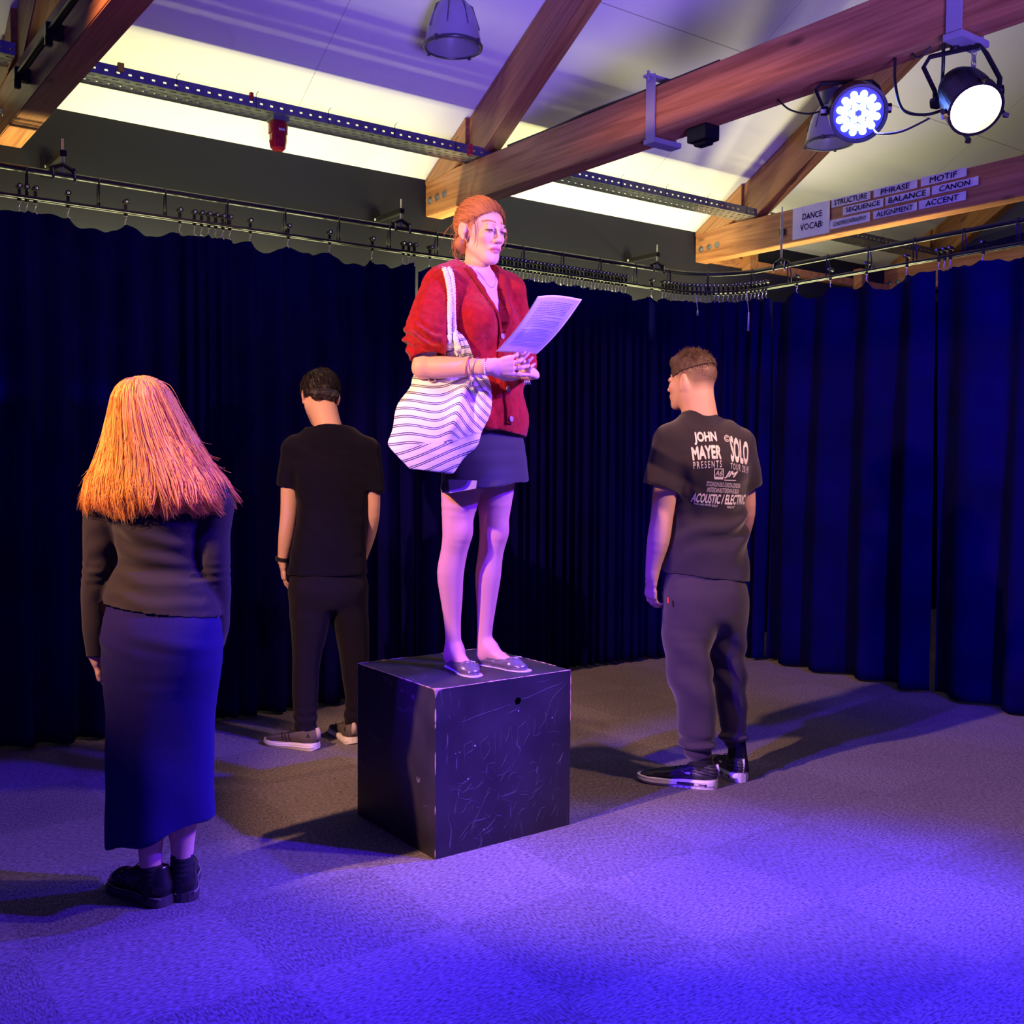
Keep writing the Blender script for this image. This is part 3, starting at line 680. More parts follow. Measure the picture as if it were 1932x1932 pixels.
# hangers: bright threaded rods with wall arms
def hanger(s_, label, arm=True):
    p, d = path(s_); x, y = p; nrm = np.array([d[1], -d[0]])
    t = empty('track_hanger', (x, y, 2.56), label=label, cat='track hanger', group='bright rods hanging the curtain track')
    top = 2.712 if arm else 2.93
    BW_(MB().tube([(x, y, 2.56), (x, y, top)], .0048, 8), 'threaded_rod', mat('bright zinc rod', (.75, .74, .72), .3, .8), t)
    BW_(MB().tube([(x, y, 2.60), (x, y, top-.052)], .0075, 8), 'sleeve', steel, t)
    cl = MB()
    for e in (-.045, .045):
        c_ = p+d*e
        cl.tube([(c_[0]-.02*nrm[0], c_[1]-.02*nrm[1], 2.545), (c_[0]-.012*nrm[0], c_[1]-.012*nrm[1], 2.585), (c_[0]+.012*nrm[0], c_[1]+.012*nrm[1], 2.585), (c_[0]+.02*nrm[0], c_[1]+.02*nrm[1], 2.53)], .006, 6)
    a_, b_ = p-d*.055, p+d*.055
    cl.tube([(*a_, 2.575), (*p, 2.600), (*b_, 2.575)], .011, 8); BW_(cl, 'pipe_clamp', blackm, t)
    for e in (-.045, .045):
        c_ = p+d*e-nrm*.0; BW_(MB().tube([(c_[0]+.018*nrm[0], c_[1]+.018*nrm[1], 2.575), (c_[0]+.022*nrm[0], c_[1]+.022*nrm[1], 2.52)], .0035, 6), 'wing_bolt', steel, t)
    if arm:
        BW_(MB().box((x-.014, y-.012, 2.635), (x+.014, YW-.008, 2.662)).box((x-.03, YW-.010, 2.60), (x+.03, YW, 2.70)), 'wall_arm', blackm, t, bevel=.002)
        BW_(MB().disc((x-.016, YW-.03, 2.648), (-1, 0, 0), .007, 12), 'bolt_cap', mat('pale cap', (.6, .6, .62), .4), t)
hanger(1.171, 'curtain track hanger nearest the left truss, above the long haired person')
hanger(2.898, 'curtain track hanger on the wall just left of the standing reader')
hanger(4.815, 'curtain track hanger on the wall above the boy in the printed shirt')
hanger(s_of_y(4.40), 'curtain track hanger fixed to the vocabulary beam at the corner', False)
MB().box((5.452, 4.452, 2.775), (5.469, 4.490, 2.815)).build('rod_bracket', blackm, label='small black plate on the vocabulary beam holding a bright rod', cat='bracket')

# runners: wheel with pale cap, swivel and wire hook
def add_runner():
    r_ = bpy.data.objects.new('curtain_runner', None); COL.objects.link(r_); r_.empty_display_size = .01
    a = MB().lathe([(1e-4, -.022), (.0115, -.022), (.0115, .018), (1e-4, .018)], 16, (0, 0, .048), (0, 1, 0)).box((-.006, -.006, -.012), (.006, .006, .045))
    a.lathe([(1e-4, -.012), (.009, -.012), (.009, -.0), (1e-4, 0)], 12, (0, 0, -.004)); a.build('wheel', blackm, r_)
    MB().lathe([(1e-4, 0), (.0062, 0), (.0045, .004), (1e-4, .0045)], 14, (0, -.022, .048), (0, -1, 0)).build('wheel_cap', mat('pale plastic cap', (.85, .83, .86), .4), r_, smooth=True)
    MB().tube([(0, 0, -.010), (.005, 0, -.018), (.001, 0, -.028), (-.003, 0, -.042), (-.001, 0, -.054), (.006, 0, -.062), (.008, 0, -.055)], .0026, 6).build('hook', mat('bright hook wire', (.8, .78, .74), .25, .85), r_, smooth=True)
    return r_
proto = add_runner(); first = [True]; nrun = [0]
runner_s = []
def place(s_, label, group):
    if first[0]: r_ = proto; first[0] = False
    else:
        r_ = proto.copy(); COL.objects.link(r_)
        for ch in proto.children:
            c_ = ch.copy(); COL.objects.link(c_); c_.parent = r_
    p, d = path(s_); j = random.uniform(-.12, .12)
    r_.location = (p[0], p[1], 2.428); r_.rotation_euler = (0, 0, math.atan2(d[1], d[0])+j)
    r_['label'] = label; r_['category'] = 'curtain runner'; r_['group'] = group; runner_s.append(s_)
G1 = 'curtain runners along the back wall'; G2 = 'curtain runners packed together right of the reader'; G3 = 'curtain runners packed in the corner'; G4 = 'curtain runners on the right hand track'
words = {.99: 'leftmost of three runners at the left end of the curtain track', 1.02: 'middle one of three runners at the left end of the curtain track', 1.055: 'right one of three runners at the left end of the curtain track',
 1.19: 'single runner just right of the leftmost track hanger', 1.44: 'single runner left of the cluster of six, second from the left hanger', 1.69: 'single runner directly left of the cluster of six runners',
 2.04: 'single runner directly right of the cluster of six runners', 2.24: 'second single runner right of the cluster of six', 2.47: 'third single runner right of the cluster of six, below the wall', 2.72: 'single runner directly left of the three runners beside the reader',
 2.91: 'left one of three runners under the hanger beside the reader', 2.945: 'middle one of three runners under the hanger beside the reader', 2.98: 'right one of three runners under the hanger beside the reader', 3.08: 'single runner just left of the reader shoulder'}
for k, v in words.items(): place(k, v, G1)
for i, k in enumerate((1.76, 1.795, 1.83, 1.865, 1.90, 1.935)): place(k, ('leftmost', 'second', 'third', 'fourth', 'fifth', 'rightmost')[i]+' runner in the cluster of six on the left of the track', 'cluster of six curtain runners')
def nth(i):
    ones = ['', 'first', 'second', 'third', 'fourth', 'fifth', 'sixth', 'seventh', 'eighth', 'ninth', 'tenth', 'eleventh', 'twelfth', 'thirteenth', 'fourteenth', 'fifteenth', 'sixteenth', 'seventeenth', 'eighteenth', 'nineteenth']
    if i < 20: return ones[i]
    t_ = ['', '', 'twenty', 'thirty', 'forty'][i//10]; return (t_[:-1]+'ieth') if i % 10 == 0 else t_+'-'+ones[i % 10]
for i, k in enumerate(np.linspace(3.45, 4.54, 40)): place(k+random.uniform(-.003, .003), nth(i+1)+' runner from the left in the long packed row right of the reader', G2)
place(4.77, 'single runner between the two packed rows of runners', G1)
for i, k in enumerate(np.linspace(4.87, s_of_y(4.52), 26)): place(k+random.uniform(-.003, .003), nth(i+1)+' runner from the left in the packed row round the track corner', G3)
for y, v in ((4.27, 'first single runner on the right hand track after the corner'), (4.01, 'second single runner on the right hand track'), (3.75, 'third single runner on the right hand track'),
             (3.48, 'fourth single runner on the right hand track, left of the group of three'), (3.28, 'left one of three close runners on the right hand track'), (3.245, 'middle one of three close runners on the right hand track'), (3.21, 'right one of three close runners on the right hand track'),
             (3.02, 'rightmost runner in view on the right hand track')): place(s_of_y(y), v, G4)
# pull rods
for s_, z0, z1, lb in ((s_of_y(4.62), 2.16, 2.40, 'long white pull rod hanging at the corner of the curtains'), (5.13, 2.27, 2.34, 'short white pull rod hanging from the packed corner runners')):
    p, d = path(s_); p = p-np.array([-d[1], d[0]])*.06
    t = empty('pull_rod', (p[0], p[1], z0), label=lb, cat='pull rod', group='curtain pull rods')
    MB().tube([(0, 0, 0), (.002, 0, (z1-z0)*.5)], [.007, .005], 8).build('grip', mat('white rod', (.8, .8, .82), .4), t, smooth=True)
    MB().tube([(.002, 0, (z1-z0)*.5), (.0, .02, 2.42-z0)], .0022, 6).build('rod', MATS['white rod'], t)

# ------------------------------------------------------------------ curtains
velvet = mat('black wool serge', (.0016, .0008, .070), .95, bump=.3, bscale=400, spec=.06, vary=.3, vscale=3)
def curtain(s0, s1, label, dens, seed=0, amp=1.0, off=0):
    r = np.random.RandomState(seed); hk = sorted(q for q in runner_s if s0-.01 <= q <= s1+.01); hk = [s0-.05]+hk+[s1+.05]
    n = int((s1-s0)/.006); sv = np.linspace(s0, s1, n); zs = np.concatenate([np.linspace(0, 1, 40)[:-1]*.9, np.linspace(.9, 1, 14)])
    ph = np.zeros(n); lam = np.array([dens(x) for x in sv]); ph = np.cumsum(2*pi/lam*(sv[1]-sv[0]))+.6*np.sin(sv*5+seed)
    top = np.zeros(n)
    for i, x in enumerate(sv):
        k = np.searchsorted(hk, x); a = hk[max(k-1, 0)]; b = hk[min(k, len(hk)-1)]; g_ = max(b-a, 1e-4); u = (x-a)/g_
        sk_ = .75+.5*math.sin(a*37+seed); u = min(1, max(0, u+.18*math.sin(a*53)*u*(1-u)*4)); top[i] = 2.374-min(.060, .24*g_)*sk_*(4*u*(1-u))**.8-.005*math.sin(x*33)-.004*math.sin(x*71+1)
    V = np.zeros((len(zs), n, 3))
    for i, x in enumerate(sv):
        p, d = path(x); d = d/np.linalg.norm(d); nr = np.array([-d[1], d[0]])
        for j, q in enumerate(zs):
            z = .018+(top[i]-.018)*q
            a = (.018+.030*(1-q)**.6*1.0)*amp*min(1, lam[i]/.10)
            o = a*math.sin(ph[i]+.25*math.sin(z*1.7+x))+a*.35*math.sin(ph[i]*.37+1.3+z*.5)+.010*math.sin(x*2.1+z)
            o2 = .25*a*math.cos(ph[i]*.9)
            V[j, i] = (*(p+nr*(o+off)+d*o2), z)
    me = bpy.data.meshes.new('curtain'); N = len(zs)*n
    idx = np.arange(N).reshape(len(zs), n); Fq = np.stack([idx[:-1, :-1], idx[:-1, 1:], idx[1:, 1:], idx[1:, :-1]], -1).reshape(-1, 4)
    me.from_pydata([tuple(v) for v in V.reshape(-1, 3)], [], [tuple(map(int, f)) for f in Fq]); me.update()
    o = link('curtain', me, velvet, smooth=True, label=label, cat='curtain', group='black floor length curtains')
    md = o.modifiers.new('t', 'SOLIDIFY'); md.thickness = .003
    return o
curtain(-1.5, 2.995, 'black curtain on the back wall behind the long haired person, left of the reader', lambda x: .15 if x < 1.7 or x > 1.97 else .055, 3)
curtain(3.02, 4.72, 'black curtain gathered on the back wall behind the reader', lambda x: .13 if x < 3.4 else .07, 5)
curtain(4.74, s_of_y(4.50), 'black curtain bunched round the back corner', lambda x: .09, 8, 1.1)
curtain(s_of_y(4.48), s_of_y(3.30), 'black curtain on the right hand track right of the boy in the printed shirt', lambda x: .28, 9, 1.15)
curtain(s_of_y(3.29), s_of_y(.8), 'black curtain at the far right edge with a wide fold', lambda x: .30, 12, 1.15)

# ------------------------------------------------------------------ stage block
def box_mat():
    m = bpy.data.materials.new('scuffed black paint'); m.use_nodes = True; n = nt(m).nodes; l = nt(m).links; b = n['Principled BSDF']
    tc = n.new('ShaderNodeTexCoord'); col = None
    def scr(rot, sc, thr, seed):
        mp = n.new('ShaderNodeMapping'); mp.inputs['Rotation'].default_value = rot; mp.inputs['Scale'].default_value = sc; mp.inputs['Location'].default_value = (seed, seed*2, seed*.7)
        di = n.new('ShaderNodeTexNoise'); di.inputs['Scale'].default_value = 5; l.new(tc.outputs['Object'], di.inputs['Vector'])
        ad = n.new('ShaderNodeMix'); ad.data_type = 'RGBA'; ad.blend_type = 'ADD'; ad.inputs[0].default_value = .12
        l.new(tc.outputs['Object'], ad.inputs[6]); l.new(di.outputs['Color'], ad.inputs[7]); l.new(ad.outputs[2], mp.inputs['Vector'])
        no = n.new('ShaderNodeTexNoise'); no.inputs['Scale'].default_value = 1; no.inputs['Detail'].default_value = 2; l.new(mp.outputs[0], no.inputs['Vector'])
        r = n.new('ShaderNodeMapRange'); r.inputs[1].default_value = thr; r.inputs[2].default_value = thr+.05; l.new(no.outputs[0], r.inputs[0]); return r.outputs[0]
    outs = [scr((0, .7, 0), (90, 6, 6), .70, 1.3), scr((0, -.9, .3), (95, 6, 7), .71, 4.1), scr((.2, .1, .2), (6, 6, 100), .71, 7.7), scr((0, 1.3, 0), (120, 4, 9), .70, 2.9)]
    ac = outs[0]
    for o in outs[1:]:
        q = n.new('ShaderNodeMath'); q.operation = 'MAXIMUM'; l.new(ac, q.inputs[0]); l.new(o, q.inputs[1]); ac = q.outputs[0]
    cl = n.new('ShaderNodeTexNoise'); cl.inputs['Scale'].default_value = 5; cl.inputs['Detail'].default_value = 5; l.new(tc.outputs['Object'], cl.inputs['Vector'])
    cr = n.new('ShaderNodeMapRange'); cr.inputs[1].default_value = .35; cr.inputs[2].default_value = .75; l.new(cl.outputs[0], cr.inputs[0])
    base = n.new('ShaderNodeMix'); base.data_type = 'RGBA'; base.inputs[6].default_value = (.015, .013, .015, 1); base.inputs[7].default_value = (.036, .031, .034, 1); l.new(cr.outputs[0], base.inputs[0])
    am = n.new('ShaderNodeMath'); am.operation = 'MULTIPLY'; am.inputs[1].default_value = .55; l.new(ac, am.inputs[0])
    mx = n.new('ShaderNodeMix'); mx.data_type = 'RGBA'; mx.inputs[7].default_value = (.22, .20, .20, 1); l.new(am.outputs[0], mx.inputs[0]); l.new(base.outputs[2], mx.inputs[6])
    l.new(mx.outputs[2], b.inputs['Base Color'])
    rr = n.new('ShaderNodeMapRange'); rr.inputs[3].default_value = .42; rr.inputs[4].default_value = .62; l.new(cl.outputs[0], rr.inputs[0]); l.new(rr.outputs[0], b.inputs['Roughness'])
    return m
bx0, bx1, by0, by1, bh = 1.786, 2.353, 2.833, 3.366, .56
t = empty('stage_block', ((bx0+bx1)/2, (by0+by1)/2, 0), label='large scuffed black wooden cube the reader stands on', cat='stage block')
hw, hd = (bx1-bx0)/2, (by1-by0)/2
bm_ = box_mat(); bare = mat('worn edge wood', (.52, .33, .24), .6, vary=.4, vscale=40)
# front panel with a round finger hole (built as a plate with a ring of faces)
def front_panel():
    mb = MB(); cx, cz, r = .050, .478, .0135; n = 32; ring = [(cx+r*math.cos(2*pi*k/n), cz+r*math.sin(2*pi*k/n)) for k in range(n)]
    ex = []
    for k in range(n):
        a = 2*pi*k/n; dx, dz = math.cos(a), math.sin(a)
        tt = min(((hw if dx > 0 else -hw)-cx)/dx if abs(dx) > 1e-9 else 9, ((bh if dz > 0 else 0)-cz)/dz if abs(dz) > 1e-9 else 9); ex.append((cx+dx*tt, cz+dz*tt))
    corners = {}
    vs = [(x, -hd, z) for x, z in ring]+[(x, -hd, z) for x, z in ex]+[(x, -hd+.018, z) for x, z in ring]; fs = []
    for k in range(n):
        j = (k+1) % n; a, b = ex[k], ex[j]
        if abs(a[0]-b[0]) > 1e-6 and abs(a[1]-b[1]) > 1e-6:
            cxx = a[0] if abs(abs(a[0])-hw) < 1e-6 else b[0]; czz = a[1] if (abs(a[1]) < 1e-6 or abs(a[1]-bh) < 1e-6) else b[1]
            vs.append((cxx, -hd, czz)); fs.append((k, n+k, len(vs)-1, n+j, j))
        else: fs.append((k, n+k, n+j, j))
        fs.append((k, j, 2*n+j, 2*n+k))
    mb.add(vs, fs); return mb
front_panel().build('front_panel', bm_, t)
mb = MB(); mb.add([(-hw, -hd, bh), (hw, -hd, bh), (hw, hd, bh), (-hw, hd, bh)], [(0, 1, 2, 3)]); mb.build('top_panel', bm_, t)
MB().add([(-hw, -hd, 0), (-hw, hd, 0), (-hw, hd, bh), (-hw, -hd, bh)], [(0, 1, 2, 3)]).build('side_panel', bm_, t)
MB().add([(hw, -hd, 0), (hw, hd, 0), (hw, hd, bh), (hw, -hd, bh)], [(0, 1, 2, 3)]).build('side_panel', bm_, t)
MB().add([(-hw, hd, 0), (hw, hd, 0), (hw, hd, bh), (-hw, hd, bh)], [(0, 1, 2, 3)]).build('back_panel', bm_, t)
MB().box((-hw+.02, -hd+.03, .01), (hw-.02, hd-.02, bh-.02)).build('inside_shade', mat('unlit inside', (.004, .004, .005), .9), t)  # near-black filler box stands in for the shade seen through the finger hole
# worn edges: thin strips of bare wood, broken into irregular lengths
def edge(a, b, seed, dens=.8, wmax=.004):
    r = random.Random(seed); a = np.array(a); b = np.array(b); L = np.linalg.norm(b-a); u = 0; mb = MB()
    while u < L:
        ln = r.uniform(.01, .09); 
        if r.random() < dens:
            e0, e1 = u, min(L, u+ln); pts = [a+(b-a)*(x/L) for x in np.linspace(e0, e1, 5)]; w_ = r.uniform(.0012, wmax)
            mb.tube(pts, [w_*.3, w_*r.uniform(.6, 1), w_, w_*r.uniform(.6, 1), w_*.3], 6)
        u += ln
    return mb
k = .0006
for i, (a, b, dn, wm) in enumerate([((-hw, -hd, bh), (hw, -hd, bh), 1, .0028), ((-hw, -hd, bh), (-hw, hd, bh), .95, .0028), ((hw, -hd, bh), (hw, hd, bh), .9, .0022), ((-hw, hd, bh), (hw, hd, bh), .7, .002), ((-hw, -hd, 0.004), (-hw, -hd, bh), .75, .0028), ((-hw, hd, 0.3), (-hw, hd, bh), .8, .0022), ((hw, -hd, .3), (hw, -hd, bh), .7, .0018)]):
    edge(a, b, i, dn, wm).build('worn_edge', bare, t, label='pale bare wood showing along the edge')
MB().add([(-hw-.0005, -hd-.0005, bh+.0005), (-hw+.040, -hd-.0005, bh+.0008), (-hw+.016, -hd+.014, bh+.0008), (-hw-.0005, -hd+.020, bh+.0008), (-hw-.0008, -hd-.0008, bh-.028), (-hw+.010, -hd-.0008, bh-.006), (-hw-.0008, -hd+.006, bh-.006)],
         [(0, 1, 2, 3), (0, 4, 5, 1), (0, 3, 6, 4)]).build('worn_corner', bare, t, label='bare wood corner')
# long hand-drawn scratches on the front
mb = MB(); r = random.Random(5)
def scratch(pts, w_=.0006):
    q = []
    for (x0, z0), (x1, z1) in zip(pts[:-1], pts[1:]):
        for t_ in np.linspace(0, 1, 5, endpoint=False): q.append((x0+(x1-x0)*t_+r.gauss(0, .0008), z0+(z1-z0)*t_+r.gauss(0, .0008)))
    q.append(pts[-1]); n = len(q)
    mb.tube([(x, -hd-.0001, z) for x, z in q], [w_*(.25+.75*math.sin(pi*(i+.5)/n)*r.uniform(.5, 1)) for i in range(n)], 4)
scratch([(-.19, .44), (-.10, .455), (.02, .470)]); scratch([(.08, .484), (.17, .505), (.25, .520)]); scratch([(.27, .52), (.20, .47), (.17, .40), (.14, .36)])
# faint scratched capitals
for k_, st in enumerate([[(-.17, .16+.14), (-.17, .36), (-.14, .37), (-.135, .34), (-.165, .33), (-.13, .29)], [(-.10, .31), (-.105, .36), (-.075, .375), (-.065, .33), (-.09, .30), (-.10, .31)],
    [(-.045, .31), (-.045, .385)], [(-.025, .32), (-.02, .39), (0, .345), (.02, .395), (.03, .33)], [(.06, .33), (.05, .385), (.085, .405), (.10, .36), (.075, .325), (.06, .33)], [(.125, .41), (.12, .345), (.155, .355)], [(.17, .42), (.175, .36)], [(.20, .43), (.21, .40), (.225, .435)], [(.212, .40), (.212, .37)]]): scratch(st)
for _ in range(90):
    x, z = r.uniform(-.25, .26), r.uniform(.02, .26)**1.0*1.1; a = r.gauss(.5, .8); L = r.uniform(.01, .06); c1 = r.uniform(-1.2, 1.2)
    if abs(x+math.cos(a)*L) > .27 or not 0.01 < z+math.sin(a)*L < .54: continue
    scratch([(x, z), (x+math.cos(a)*L*.5, z+math.sin(a)*L*.5+c1*L*.2), (x+math.cos(a)*L, z+math.sin(a)*L)], r.uniform(.0004, .0008))
mb.build('scratches', mat('scratched paint', (.085, .075, .085), .6), t)
mb = MB()
for x, z, q in ((.052, .445, .0025), (-.128, .352, .003), (-.19, .34, .0015), (-.205, .338, .0015), (-.155, .245, .0025), (-.09, .06, .002), (.20, .40, .002)): mb.disc((x, -hd-.0001, z), (0, -1, 0), q, 10, .0006)
mb.build('paint_chips', mat('pale chips', (.55, .52, .55), .6), t)

# ------------------------------------------------------------------ lamps on the tie beam
def orient(mbuild, t, loc, axis):
    pass
camdir = np.array([-.83, -.48, -.29])
canm = mat('black satin can', (.016, .015, .018), .32, .35)
t = empty('par_stage_lamp', (3.29, 1.99, 2.53), label='black can stage lamp lit warm white, hanging from the long beam at top right', cat='stage lamp')
ax = Vector((-.47, -.60, -.64)).normalized(); C0 = Vector((3.262, 1.893, 2.458)); K_ = .84; Cb = C0-ax*.235
q = ax.to_track_quat('Z', 'Y'); 
BW_(MB().lathe([(max(a*K_, 1e-4), b*K_) for a, b in [(1e-4, -.275), (.045, -.27), (.072, -.245), (.078, -.235), (.082, -.19), (.095, -.185), (.097, -.14), (.101, -.135), (.101, -.06), (.106, -.055), (.106, .006), (.094, .006), (.090, -.03)]], 48, C0, ax), 'can_body', canm, t, smooth=False)
BW_(MB().lathe([(1e-4, -.012), (.04, -.006), (.076, -.020)], 48, C0, ax), 'lens', mat('lit warm lens', (1, .9, .8), .3, emit=(1, .80, .52), es=26), t, smooth=True)
side = ax.cross(Vector((0, 0, 1))).normalized(); upv = side.cross(ax)
for a in (-.2, 1.55, 3.3, 4.7):
    c_ = C0+(side*math.cos(a)+upv*math.sin(a))*.096
    M = Matrix.Translation(c_) @ q.to_matrix().to_4x4(); u2 = (side*math.cos(a)+upv*math.sin(a))
    BW_(MB().tube([c_-ax*.03, c_+ax*.012, c_+ax*.014+u2*.012], .010, 4), 'gel_clip', canm, t)
yx = Vector((.30, -1, 0)).normalized(); pc = C0-ax*.10
tp = Vector((3.285, 1.985, 2.675))
yk = [pc-yx*.100, pc-yx*.102+Vector((0, 0, .04)), tp-yx*.100-Vector((0, 0, .03)), tp-yx*.080, tp+yx*.080, tp+yx*.100-Vector((0, 0, .03)), pc+yx*.102+Vector((0, 0, .04)), pc+yx*.100]
BW_(MB().tube(yk, .0085, 6), 'yoke', canm, t)
for s_ in (-1, 1): BW_(MB().lathe([(1e-4, 0), (.02, 0), (.022, .012), (.016, .030), (1e-4, .03)], 12, pc+yx*.084*s_, yx*s_), 'yoke_knob', canm, t)
BW_(MB().tube([tp, tp+Vector((0, 0, .045))], .016, 10), 'hanging_bolt', canm, t)
# safety chain
mb = MB()
for k_ in range(9):
    for o_ in (-.006, .008):
        c_ = tp+Vector((.03+o_, -.05, .02-.0165*k_)); pl = Vector((1, 0, 0)) if k_ % 2 else Vector((0, 1, 0))
        mb.tube([c_+pl*.004*math.cos(a)+Vector((0, 0, .011*math.sin(a))) for a in np.linspace(0, 2*pi, 10)[:-1]], .0016, 5, closed=True)
mb.build('safety_chain', steel, label='small steel safety chain between the warm stage lamp and the beam', cat='chain')

t = empty('led_stage_lamp', (3.30, 2.38, 2.62), label='black stage lamp with a cluster of blue light diodes, lit, under the long beam', cat='stage lamp')
ax = Vector((-.62, -.62, -.48)).normalized(); C0 = Vector((3.27, 2.345, 2.563))
BW_(MB().disc(C0-ax*.006, ax, .088, 40, .004), 'face_plate', mat('blue lit face', (.02, .02, .2), .3, emit=(.01, .01, 1), es=1.6), t)
BW_(MB().lathe([(1e-4, -.16), (.06, -.155), (.085, -.13), (.098, -.09), (.102, -.02), (.102, .012), (.094, .012), (.092, -.006), (1e-4, -.008)], 48, C0, ax), 'can_body', canm, t)
side = ax.cross(Vector((0, 0, 1))).normalized(); upv = side.cross(ax); ledm = mat('lit blue diode', (.3, .5, 1), .3, emit=(.16, .30, 1), es=30)
for rr_, nn in ((0.0, 1), (.026, 6), (.052, 12), (.072, 12)):
    for k_ in range(nn):
        a = 2*pi*k_/nn+.2*(rr_ > .06); c_ = C0+(side*math.cos(a)+upv*math.sin(a))*rr_*.92
        if rr_ == 0: continue
        BW_(MB().lathe([(1e-4, .012), (.008, .011), (.0125, .004), (.013, -.004), (1e-4, -.004)], 14, c_, ax), 'diode', ledm, t, smooth=True)
tp = Vector((3.30, 2.42, 2.70)); pc = C0-ax*.07
yk = [pc-side*.112, tp-side*.112-Vector((0, 0, .02)), tp-side*.09, tp+side*.09, tp+side*.112-Vector((0, 0, .02)), pc+side*.112]
BW_(MB().tube(yk, .007, 6), 'yoke', canm, t)
for s_ in (-1, 1): BW_(MB().lathe([(1e-4, 0), (.018, 0), (.018, .025), (1e-4, .025)], 8, pc+side*.10*s_, side*s_), 'yoke_knob', canm, t)
cab = mat('black cable', (.012, .012, .014), .4)
def cable(pts, label, r_=.005):
    P = [np.array(p, float) for p in pts]; out = []
    for i in range(len(P)-1):
        p0 = P[max(i-1, 0)]; p1, p2 = P[i], P[i+1]; p3 = P[min(i+2, len(P)-1)]
        for t_ in np.linspace(0, 1, 8, endpoint=False):
            out.append(.5*((2*p1)+(-p0+p2)*t_+(2*p0-5*p1+4*p2-p3)*t_**2+(-p0+3*p1-3*p2+p3)*t_**3))
    out.append(P[-1]); MB().tube(out, r_, 8).build('power_cable', cab, smooth=True, label=label, cat='cable', group='black cables of the stage lamps')
cable([(3.27, 2.20, 2.715), (3.26, 2.19, 2.62), (3.25, 2.15, 2.52), (3.26, 2.07, 2.485), (3.30, 2.02, 2.50)], 'thick black cable looping from the beam to the warm stage lamp')
cable([(3.30, 2.30, 2.50), (3.22, 2.22, 2.45), (3.20, 2.12, 2.43), (3.22, 2.03, 2.455)], 'thin black cable sagging between the blue lamp and the warm lamp', .0035)
cable([(3.28, 2.72, 2.715), (3.28, 2.66, 2.66), (3.28, 2.56, 2.62), (3.29, 2.46, 2.63)], 'thin black cable from the beam to the left side of the blue lamp', .0035)
cable([(3.28, 2.14, 2.715), (3.27, 2.11, 2.69), (3.28, 2.07, 2.715)], 'small black cable loop under the beam between the two lamps', .0035)
cable([(3.29, 2.03, 2.715), (3.30, 2.035, 2.65), (3.32, 2.05, 2.60)], 'short black cable dropping from the beam behind the warm lamp can', .006)
cable([(3.24, 4.45, 2.937), (3.25, 4.1, 2.94), (3.25, 3.8, 2.947), (3.25, 3.5, 2.940), (3.25, 3.0, 2.938)], 'black cable lying along the top edge of the long lamp beam', .008)

# ------------------------------------------------------------------ people
skinm = mat('skin', (.6, .35, .26), .5, attr=True, bump=.06, bscale=350, spec=.3)
nt(skinm).nodes['Principled BSDF'].inputs['Subsurface Weight'].default_value = .12
nt(skinm).nodes['Principled BSDF'].inputs['Subsurface Radius'].default_value = (.012, .004, .002)
hairm = mat('hair strands', (.3, .1, .04), .55, attr=True, spec=.18)
hairbase = mat('hair mass', (.3, .1, .04), .6, attr=True, bump=.8, bscale=90)
def side_of(deg): a = math.radians(deg); return np.array([math.sin(a), -math.cos(a), 0])
def fwd_of(deg): a = math.radians(deg); return np.array([math.cos(a), math.sin(a), 0])
def obj(name, F, m, root, relax=2, disp=None, col=None, **k):
    me = F.mesh(name, relax, disp, col); return link(name, me, m, root, True, **k)
def project_text(V, Fc, bv, o, ux, uy, dr, off=.0018):
    """lay flat lettering (in the plane o + x*ux + y*uy) on a surface along dr"""
    out = []
    for x, y, _ in V:
        p = o+ux*x+uy*y; h = bv.ray_cast(Vector(p-dr*.3), Vector(dr))
        q = np.array(h[0]) if h[0] is not None else p
        out.append(q-dr*off)
    me = bpy.data.meshes.new('print'); me.from_pydata([tuple(v) for v in out], [], Fc); me.update(); return me
def subdiv(V, Fc, maxlen):
    bm = bmesh.new(); vs = [bm.verts.new(tuple(v)) for v in V]
    for f in Fc:
        try: bm.faces.new([vs[i] for i in f])
        except Exception: pass
    bmesh.ops.triangulate(bm, faces=bm.faces)
    for _ in range(3):
        es = [e for e in bm.edges if e.calc_length() > maxlen]
        if not es: break
        bmesh.ops.subdivide_edges(bm, edges=es, cuts=1); bmesh.ops.triangulate(bm, faces=bm.faces)
    bm.verts.index_update(); V = [v.co[:] for v in bm.verts]; Fc = [[v.index for v in f.verts] for f in bm.faces]; bm.free(); return V, Fc

